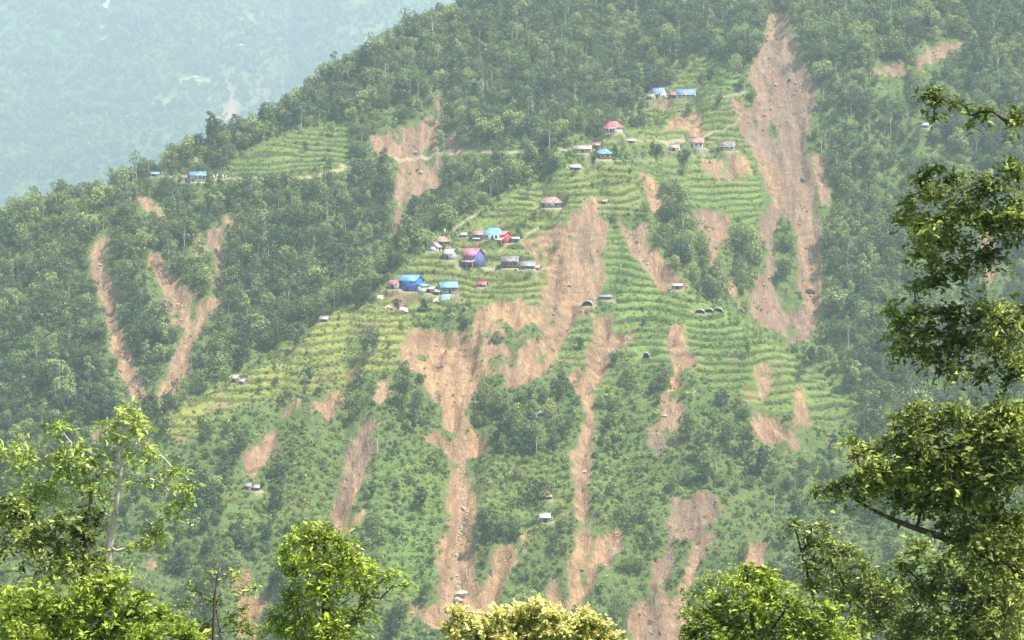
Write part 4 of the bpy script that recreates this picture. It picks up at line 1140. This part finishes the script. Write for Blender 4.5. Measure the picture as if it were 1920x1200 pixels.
    V, F = merge(parts); o = bpy.data.objects.new('stream_stones', mesh_np('stream_stones', V, F, [rp])); link(o); prop(o, kind='stuff')

BAMBOO = [(1148, 1190, 20, 'pale bamboo clump at the bottom beside the brown foot slide, left one'), (1172, 1196, 22, 'pale bamboo clump at the bottom beside the brown foot slide, right one'),
          (700, 668, 15, 'tall dark bamboo clump at the left of the wide central landslide'), (684, 672, 13, 'shorter dark bamboo clump further left of the wide central landslide'), (1150, 690, 9, 'small bamboo clump in the terraces beside the middle gully')]
def build_bamboo():
    bs = mat_plain('bamboo_stem', (.36, .36, .20), (.24, .26, .13), .6, 2, .02)
    for i, (u, v, H, lb) in enumerate(BAMBOO):
        g = np.random.default_rng(60 + i); x, y, z = castg(u, v); r = empty('bamboo_clump', (x, y, z - .3), 0, lb, 'bamboo')
        ST = []; P = []; D = []
        for k in range(16):
            a = g.uniform(0, 6.28); h = H * g.uniform(.7, 1); q = .12 * H * g.uniform(.4, 1); o = np.array([math.cos(a), math.sin(a), 0]) * g.uniform(.1, .9)
            t = np.linspace(0, 1, 8)[:, None]; d = np.array([math.cos(a), math.sin(a), 0])
            L = o + d * q * (t ** 2.4) * 2.2 + np.array([0, 0, 1.]) * h * (t - .16 * t ** 5)
            ST.append(tube(L, np.linspace(.10, .02, 8), 5))
            m = 46; tt = g.uniform(.35, 1, m); c = np.stack([np.interp(tt, t[:, 0], L[:, j]) for j in range(3)], 1)
            P.append(c + g.normal(size=(m, 3)) * [.55, .55, .4]); D.append(g.normal(size=(m, 3)) * .5 + [0, 0, -.8])
        P = np.vstack(P); D = np.vstack(D); n = len(P)
        part('stems', merge(ST), bs, r, True)
        part('leaves', cards(P, unit(g.normal(size=(n, 3)) + [0, 0, .4]), g.uniform(.5, .95, n), .35, 0, D, g), LEAF if i < 2 else LEAF_D, r)

SPECIAL = [('oval', 973, 444, .75, 'dark oval tree standing alone in the field right of the cyan hipped roof', 'dark'), ('dark', 1282, 309, 1.15, 'dark round tree below the faded rust-roofed house', 'dark'),
           ('open', 823, 782, 1.05, 'lone pine-like tree with a thin trunk against the wide central landslide', 'open'), ('dark', 797, 583, .8, 'dark round tree below the weathered lower shed', 'dark'), ('small', 745, 583, .8, 'small dark tree beside the white tarpaulin', 'dark'),
           ('dark', 1345, 200, .9, 'dark tree right of the orange patch in the upper terraces', 'dark'), ('dark', 1292, 212, .75, 'small dark tree just below the long white house of the top hamlet', 'dark'), ('dark', 1087, 655, .8, 'dark tree on green ground right of the broad slide', 'dark'),
           ('dark', 1211, 612, .7, 'dark tree in the bright terraces left of the three tunnels', 'dark'), ('broad', 930, 645, .75, 'green tree inside the orange scar left of the broad slide', 'broad'), ('small', 1010, 640, .9, 'small tree on tan ground at the left edge of the broad slide', 'small'),
           ('oval', 870, 620, .8, 'dark tree at the top right corner of the wide central landslide', 'dark'), ('oval', 1155, 292, .8, 'dark tree right of the blue-roofed tan house', 'dark'), ('dark', 1113, 305, .8, 'dark tree left of the blue-roofed tan house', 'dark')]
def place_special():
    for kind, u, v, s, lb, k in SPECIAL:
        x, y, z = castg(u, v); add_tree(k, 1, x, y, z - .2, u, s, lb, False)

# ------------------------------------------------------------------ the near trees
def lobe_leaves(c, r, n, size, g, droop, asp, flat=.8):
    """sprigs of leaves around the outside of a lobe"""
    ns = max(4, n // 9)
    d = unit(g.normal(size=(ns, 3)) + np.array([0, 0, .25])); rr = r * g.uniform(.25, 1.08, ns) ** .6
    rr *= np.where(vnoise(d[:, 0] * 2.3 + c[0] * 9, d[:, 2] * 2.3 + d[:, 1] * 2, 77) > 0.05, 1.15, .62)
    S = c + d * rr[:, None] * np.array([1, 1, flat]); dirn = unit(d + g.normal(size=(ns, 3)) * .5 + [0, 0, .1])
    P = []; D = []; N = []; tipf = []
    for s, q, dd in zip(S, dirn, d):
        m = g.integers(6, 12); t = np.linspace(0, 1, m)[:, None]
        L = size * 3.0
        base = s + q * L * (t - .5) - np.array([0, 0, 1.]) * (t ** 2) * L * .35
        side = unit(g.normal(size=(m, 3)) + q * .8 - np.array([0, 0, droop]))
        P.append(base + side * size * .5); D.append(side)
        N.append(unit(np.cross(side, g.normal(size=(m, 3))) + np.array([0, 0, .9]))); tipf.append(np.full(m, dd[2]))
    P = np.vstack(P); D = np.vstack(D); N = np.vstack(N)
    V, F = cards(P, N, size * np.clip(np.exp(g.normal(-.05, .33, len(P))), .4, 1.9), asp, .12, D, g)
    return V, F, np.repeat(np.concatenate(tipf), 4)

def near_tree(name, label, D, root_u, lobes, leaf, mat, bark, dens=1., size=.13, droop=.5, asp=.42, trunk_r=.16, limb=None, seed=1, drop=None, path=None):
    """lobes: (u, v, radius px[, depth offset m[, density]]) at distance D from the camera; limbs grow from the trunk to each lobe"""
    g = np.random.default_rng(seed)
    k = TANH / 960
    cs = []
    for lb in lobes:
        u, v, rp = lb[:3]; dz = lb[3] if len(lb) > 3 else g.uniform(-.6, .6) * rp * k * D * 1.2
        ax, az = rays([(u, v)]); y = D + dz
        cs.append((np.array([ax[0] * y, y, az[0] * y]), rp * k * D, lb[4] if len(lb) > 4 else 1.))
    ax, _ = rays([(root_u, 1100)]); bx, by = ax[0] * D, D + .4
    gzb = float(H_base(np.array([bx]), np.array([by]))[0]) - .4
    root = empty(name, (bx, by, gzb), 0, label, 'tree'); O = np.array([bx, by, gzb])
    zt = max(c[2] for c, _, _ in cs); 
    if path is None:
        top = max(cs, key=lambda c: c[0][2])[0]
        mid = np.mean([c for c, _, _ in cs], axis=0)
        P = np.array([O, O + (mid - O) * [.1, .1, .45], O * [0, 0, 0] + [(O[0] * .3 + mid[0] * .7), (O[1] * .3 + mid[1] * .7), O[2] + (mid[2] - O[2]) * .8], top - [0, 0, .1]])
    else:
        P = [O]
        for u, v in path:
            ax, az = rays([(u, v)]); P.append(np.array([ax[0] * D, D, az[0] * D]))
        P = np.array(P)
    # smooth trunk line
    t = np.linspace(0, len(P) - 1, 22); Q = np.stack([np.interp(t, np.arange(len(P)), P[:, i]) for i in range(3)], 1)
    for _ in range(2): Q[1:-1] = (Q[:-2] + Q[1:-1] * 2 + Q[2:]) / 4
    parts = [tube(Q - O, np.linspace(trunk_r, trunk_r * .16, 22), 8)]
    # each limb springs from the nearest wood already grown
    nodes = [(q, 0) for q in Q[5:]]; todo = list(range(len(cs))); order = []
    while todo:
        best = None
        for a in todo:
            for k2, (q, gen) in enumerate(nodes):
                dd = np.linalg.norm(cs[a][0] - q) * (1 if gen == 0 else .85) + (.4 if q[2] > cs[a][0][2] + .1 else 0)
                if best is None or dd < best[0]: best = (dd, a, k2)
        _, a, k2 = best; order.append((a, nodes[k2][0], nodes[k2][1] + 1)); nodes.append((cs[a][0], nodes[k2][1] + 1)); todo.remove(a)
    for a, s, gen in order:
        c, r, dn = cs[a]; L = np.linalg.norm(c - s)
        if L < .03: continue
        m1 = s + (c - s) * .35 + np.array([0, 0, -.08 * L]) + g.normal(size=3) * .08 * L; m2 = s + (c - s) * .7 + np.array([0, 0, .05 * L]) + g.normal(size=3) * .06 * L
        rb = min(trunk_r * .35, .045) * .8 ** (gen - 1) * (1 if L > .5 else .8)
        parts.append(tube(np.array([s, m1, m2, c]) - O, [rb, rb * .85, rb * .75, rb * .6], 6))
        for _ in range(7):
            e = c + unit(g.normal(size=3)) * r * g.uniform(.5, .95) * [1, 1, .8]; s2 = m2 + (c - m2) * g.uniform(0, 1)
            parts.append(tube(np.array([s2, (s2 + e) / 2 + [0, 0, .03 * r], e]) - O, [rb * .3, rb * .2, .005], 4))
    part('trunk', merge(parts), bark, root, True)
    LV = []; tips = []; o = 0; LF = []
    for c, r, dn in cs:
        n = int(460 * dens * dn * (r / (45 * k * 50)) ** 2 * (.13 / size) ** 1.6) + 30
        V, F, tp = lobe_leaves(c, r, n, size, g, droop, asp)
        LV.append(V - O); LF.append(F + o); o += len(V); tips.append(tp)
    V = np.vstack(LV); F = np.vstack(LF); tp = np.concatenate(tips)
    me = mesh_np('crown', V, F, [mat], False, {'tip': ('POINT', 'FLOAT', sstep(.1, .5, tp + .25 * g.normal(size=len(tp) // 4).repeat(4)))})
    link(bpy.data.objects.new('crown', me), root)
    return root

def build_near_trees():
    fresh = mat_leaf('leaves_fresh', (.26, .36, .075), (.44, .52, .13), None, .33, wscale=.6, island=.8, near=True)
    yell = mat_leaf('leaves_yellow_green', (.19, .27, .030), (.44, .53, .070), None, .30, wscale=.7, island=.9, near=True)
    deep = mat_leaf('leaves_deep', (.085, .13, .028), (.34, .40, .085), None, .24, wscale=.9, island=.9, near=True)
    cream = mat_leaf('leaves_cream', (.16, .22, .035), (.32, .36, .07), None, .35, wscale=.7, island=.5, near=True, tip=(.78, .72, .30))
    olive = mat_leaf('leaves_olive', (.14, .20, .045), (.34, .39, .10), None, .27, wscale=.6, island=.9, near=True)
    DK = mat_plain('bark_dark', (.085, .065, .05), (.045, .035, .028), .9, 6, .01)
    near_tree('tall_tree', 'tall near tree at the left edge with pale forked trunk and drooping light green leaves', 46, 205,
        [(240,772,26),(214,795,24),(252,805,26),(262,780,14),(178,862,30),(160,905,36),(205,880,22,0,.6),(236,850,18,0,.5),(292,852,24),(276,835,16),(330,880,30),(349,915,26),(322,955,26),(300,905,20,0,.5),(288,1000,26),(268,1018,22),(300,985,18),(192,930,22,0,.5),(120,870,48),(80,930,60),(40,860,60),(110,800,34),(245,900,16,0,.5),(345,945,18),(150,845,24),(225,820,18,0,.6),(178,960,18,0,.5)],
        None, fresh, BARK_P, .85, .135, .9, .34, .10, seed=3, path=[(200,1045),(211,990),(222,930),(228,860),(236,790)])
    near_tree('shady_tree', 'dark olive near tree at the left edge below the tall forked tree', 44, 120,
        [(175,970,32),(160,1010,38),(182,1050,30),(120,990,50),(70,1020,70),(130,1060,50),(200,1075,18),(20,960,70),(170,920,18)], None, deep, DK, 1.2, .12, .4, .4, .16, seed=5)
    near_tree('bushy_tree', 'bright yellow-green bushy near treetop in the bottom left corner', 40, 215,
        [(200,1125,46),(250,1150,46),(300,1160,44),(345,1180,36),(150,1130,55),(200,1190,60),(280,1200,60),(90,1150,70),(30,1140,70),(225,1092,30),(180,1092,26),(130,1190,60),(60,1210,70),(360,1205,40),(265,1115,22)], None, yell, DK, 1.5, .115, .5, .42, .14, seed=7)
    near_tree('thin_tree', 'thin sparse near tree with small green leaves right of the bottom left bushy treetop', 52, 450,
        [(440,1075,20,0,.6),(470,1105,22,0,.6),(402,1128,22,0,.7),(432,1165,28,0,.7),(470,1180,26,0,.7),(385,1175,24,0,.8),(360,1100,18,0,.6),(395,1070,14,0,.5),(505,1175,22,0,.7),(455,1140,18,0,.5),(340,1135,18,0,.6)], None, olive, DK, 1.1, .12, .6, .4, .035, seed=9)
    x = empty('dead_snag', (0, 0, 0), 0, 'thin dark broken dead trunk rising between the two near trees at the lower left', 'dead tree')
    ax, az = rays([(398, 1240), (402, 1120), (404, 1105), (411, 1058)]); y = 38.
    Pn = np.array([(a * y, y, b * y) for a, b in zip(ax, az)]); base = np.array([Pn[0][0], y, float(H_base(np.array([Pn[0][0]]), np.array([y]))[0]) - .3])
    x.location = base; g = np.random.default_rng(2)
    part('trunk', tube(np.vstack([base, Pn]) - base, [.07, .032, .022, .014, .006], 7), DK, x)
    near_tree('leafy_tree', 'near tree with layered glossy yellow-green leaves over a dark interior, left of the bottom centre', 42, 612,
        [(602,1008,34),(560,1015,32),(535,1035,24),(640,1022,34),(668,1045,28),(700,1072,24),(585,1050,42),(630,1070,44),(550,1065,28),(665,1090,32),(600,1110,52),(550,1120,34),(690,1118,22),(560,1165,44),(615,1170,50),(670,1155,26),(530,1175,32),(640,1210,50),(575,1215,50),(740,1074,14,0,.6),(722,1085,12,0,.6),(618,990,18),(575,992,18),(515,1160,16),(760,1098,8,0,.6)], None, yell, BARK, 1.35, .12, .7, .36, .13, seed=11, path=[(613,1190),(610,1120),(612,1060),(606,1005)])
    near_tree('flowering_tree', 'cream-yellow flowering near treetop at the bottom centre', 48, 1000,
        [(862,1148,22),(885,1165,28),(850,1178,22),(930,1155,24),(905,1185,36),(962,1150,30),(1000,1145,28),(1035,1152,26),(975,1180,40),(1078,1160,24),(1105,1158,24),(1128,1175,26),(1050,1188,40),(1110,1200,40),(1000,1205,50),(930,1210,50),(870,1210,40),(1148,1195,18),(1015,1135,14),(1090,1175,26),(1160,1215,20)], None, cream, BARK, 1.7, .085, .1, .8, .15, seed=13)
    near_tree('round_bush_tree', 'rounded bright green near treetop at the bottom right', 46, 1440,
        [(1420,1082,28),(1385,1098,30),(1450,1105,36),(1350,1125,34),(1410,1135,44),(1475,1140,40),(1325,1155,38),(1375,1175,48),(1445,1185,52),(1510,1155,36),(1530,1190,46),(1300,1190,34),(1345,1210,44),(1490,1215,50),(1400,1220,50),(1400,1065,14),(1438,1070,14),(1580,1200,46),(1555,1150,26)], None, yell, DK, 1.5, .115, .4, .42, .16, seed=17)
    near_tree('sparse_tree', 'sparse pale-leaved near tree behind the rounded bottom right treetop', 60, 1310,
        [(1320,1090,24,0,.6),(1300,1115,22,0,.6),(1345,1085,18,0,.6),(1290,1150,24,0,.6),(1330,1110,24,0,.6),(1365,1080,16,0,.6)], None, olive, BARK_P, .8, .12, .4, .42, .08, seed=19)
    near_tree('upright_tree', 'upright green near tree between the bottom right treetop and the dark right tree', 50, 1560,
        [(1518,990,18,0,.8),(1490,978,12,0,.8),(1545,985,14,0,.8),(1520,1020,26),(1555,1015,24),(1560,1050,30),(1520,1060,28),(1590,1030,24),(1575,1085,36),(1530,1100,34),(1615,1060,30),(1600,1115,40),(1640,1090,36),(1650,1140,46),(1620,1170,46),(1560,1135,30),(1480,985,7,0,.8),(1700,1180,56),(1675,1110,40)], None, olive, DK, 1.4, .125, .5, .4, .13, seed=23)
    near_tree('branching_tree', 'large dark-branched near tree reaching in from the right edge', 38, 2080,
        [(1548,918,20),(1528,925,10),(1578,908,24),(1610,912,26),(1622,886,30),(1600,850,12),(1598,822,12),(1615,838,14),(1655,872,36),(1650,915,30),(1690,845,36),(1668,820,18),(1690,890,40),(1720,860,44),(1700,790,22),(1722,775,26),(1750,800,36),(1745,850,46),(1735,910,44),(1765,930,46),(1690,935,22),(1790,870,60),(1790,780,46),(1840,820,70),(1890,880,80),(1830,930,60),(1680,800,14),(1718,758,12),(1880,780,60),(1770,985,22),(1730,955,18),(1850,990,50),(1905,980,60),(1810,1010,50),(1870,1060,60),(1910,1040,60),(1850,900,70),(1800,940,60),(1900,820,70),(1660,895,30),(1710,820,36),(1640,845,22),(1760,880,60),(1715,935,34)], None, deep, DK, 1.5, .115, .5, .42, .13, seed=29, path=[(2060,1250),(2000,1130),(1900,1065),(1830,1030),(1760,1005),(1700,985),(1645,962),(1600,935)])
    near_tree('shaded_undergrowth_tree', 'olive shaded near tree filling the bottom right corner', 44, 1790,
        [(1720,1030,34),(1760,1060,46),(1690,1060,30),(1740,1110,56),(1800,1100,60),(1850,1070,60),(1780,1170,70),(1860,1160,80),(1710,1165,44),(1900,1090,70),(1690,1210,40),(1910,1190,70),(1800,1030,34),(1860,1110,80),(1830,1190,80),(1900,1020,60)], None, olive, DK, 1.3, .12, .5, .42, .16, seed=31)
    near_tree('overhanging_tree', 'dark glossy-leaved near tree hanging down the upper right edge', 36, 2040,
        [(1742,172,12),(1756,190,14),(1758,165,10),(1752,215,10),(1728,335,20),(1750,320,16),(1705,385,22),(1740,365,30),(1715,420,26),(1752,420,36),(1690,410,14),(1730,450,24),(1745,485,28),(1720,475,14),(1715,535,14),(1745,530,24),(1672,582,18),(1690,595,22),(1720,585,28),(1700,630,30),(1740,620,36),(1690,655,16),(1725,660,26),(1757,670,30),(1665,570,8),(1790,190,16),(1785,340,34),(1800,395,44),(1785,455,40),(1795,510,30),(1785,590,44),(1800,640,44),(1785,690,26),(1850,350,44),(1860,420,54),(1850,480,40),(1850,590,50),(1870,650,54),(1840,210,22),(1910,400,60),(1915,600,60),(1910,220,34),(1840,700,24),(1900,320,40),(1910,690,40)], None, deep, DK, 1.5, .11, .6, .42, .17, seed=37, path=[(2040,1000),(2020,800),(2000,600),(1990,400),(2000,200),(1990,60)])

# ------------------------------------------------------------------ haze
def build_haze():
    m = bpy.data.materials.new('haze_air'); m.use_nodes = True; n = m.node_tree.nodes; n.clear()
    out = n.new('ShaderNodeOutputMaterial'); v = n.new('ShaderNodeVolumePrincipled')
    v.inputs['Color'].default_value = (*HAZE_COLOR, 1); v.inputs['Density'].default_value = HAZE_DENSITY; v.inputs['Anisotropy'].default_value = 0.1
    m.node_tree.links.new(v.outputs[0], out.inputs['Volume'])
    V, F = box((-3600, 3600), (-140, 9100), (-1300, 2300))
    o = bpy.data.objects.new('haze', mesh_np('haze', V, F, [m])); link(o); prop(o, kind='stuff')

find_sites()
build_ground()
build_far()
build_protos()
for h, s in zip(HOUSES, SITES): build_house(h, s)
for s in SHELTERS: build_tunnel(s)
place_trees(); place_individual_trees(); place_special()
place_ground_cover()
build_small_things(); build_bamboo()
build_near_trees()
build_haze()
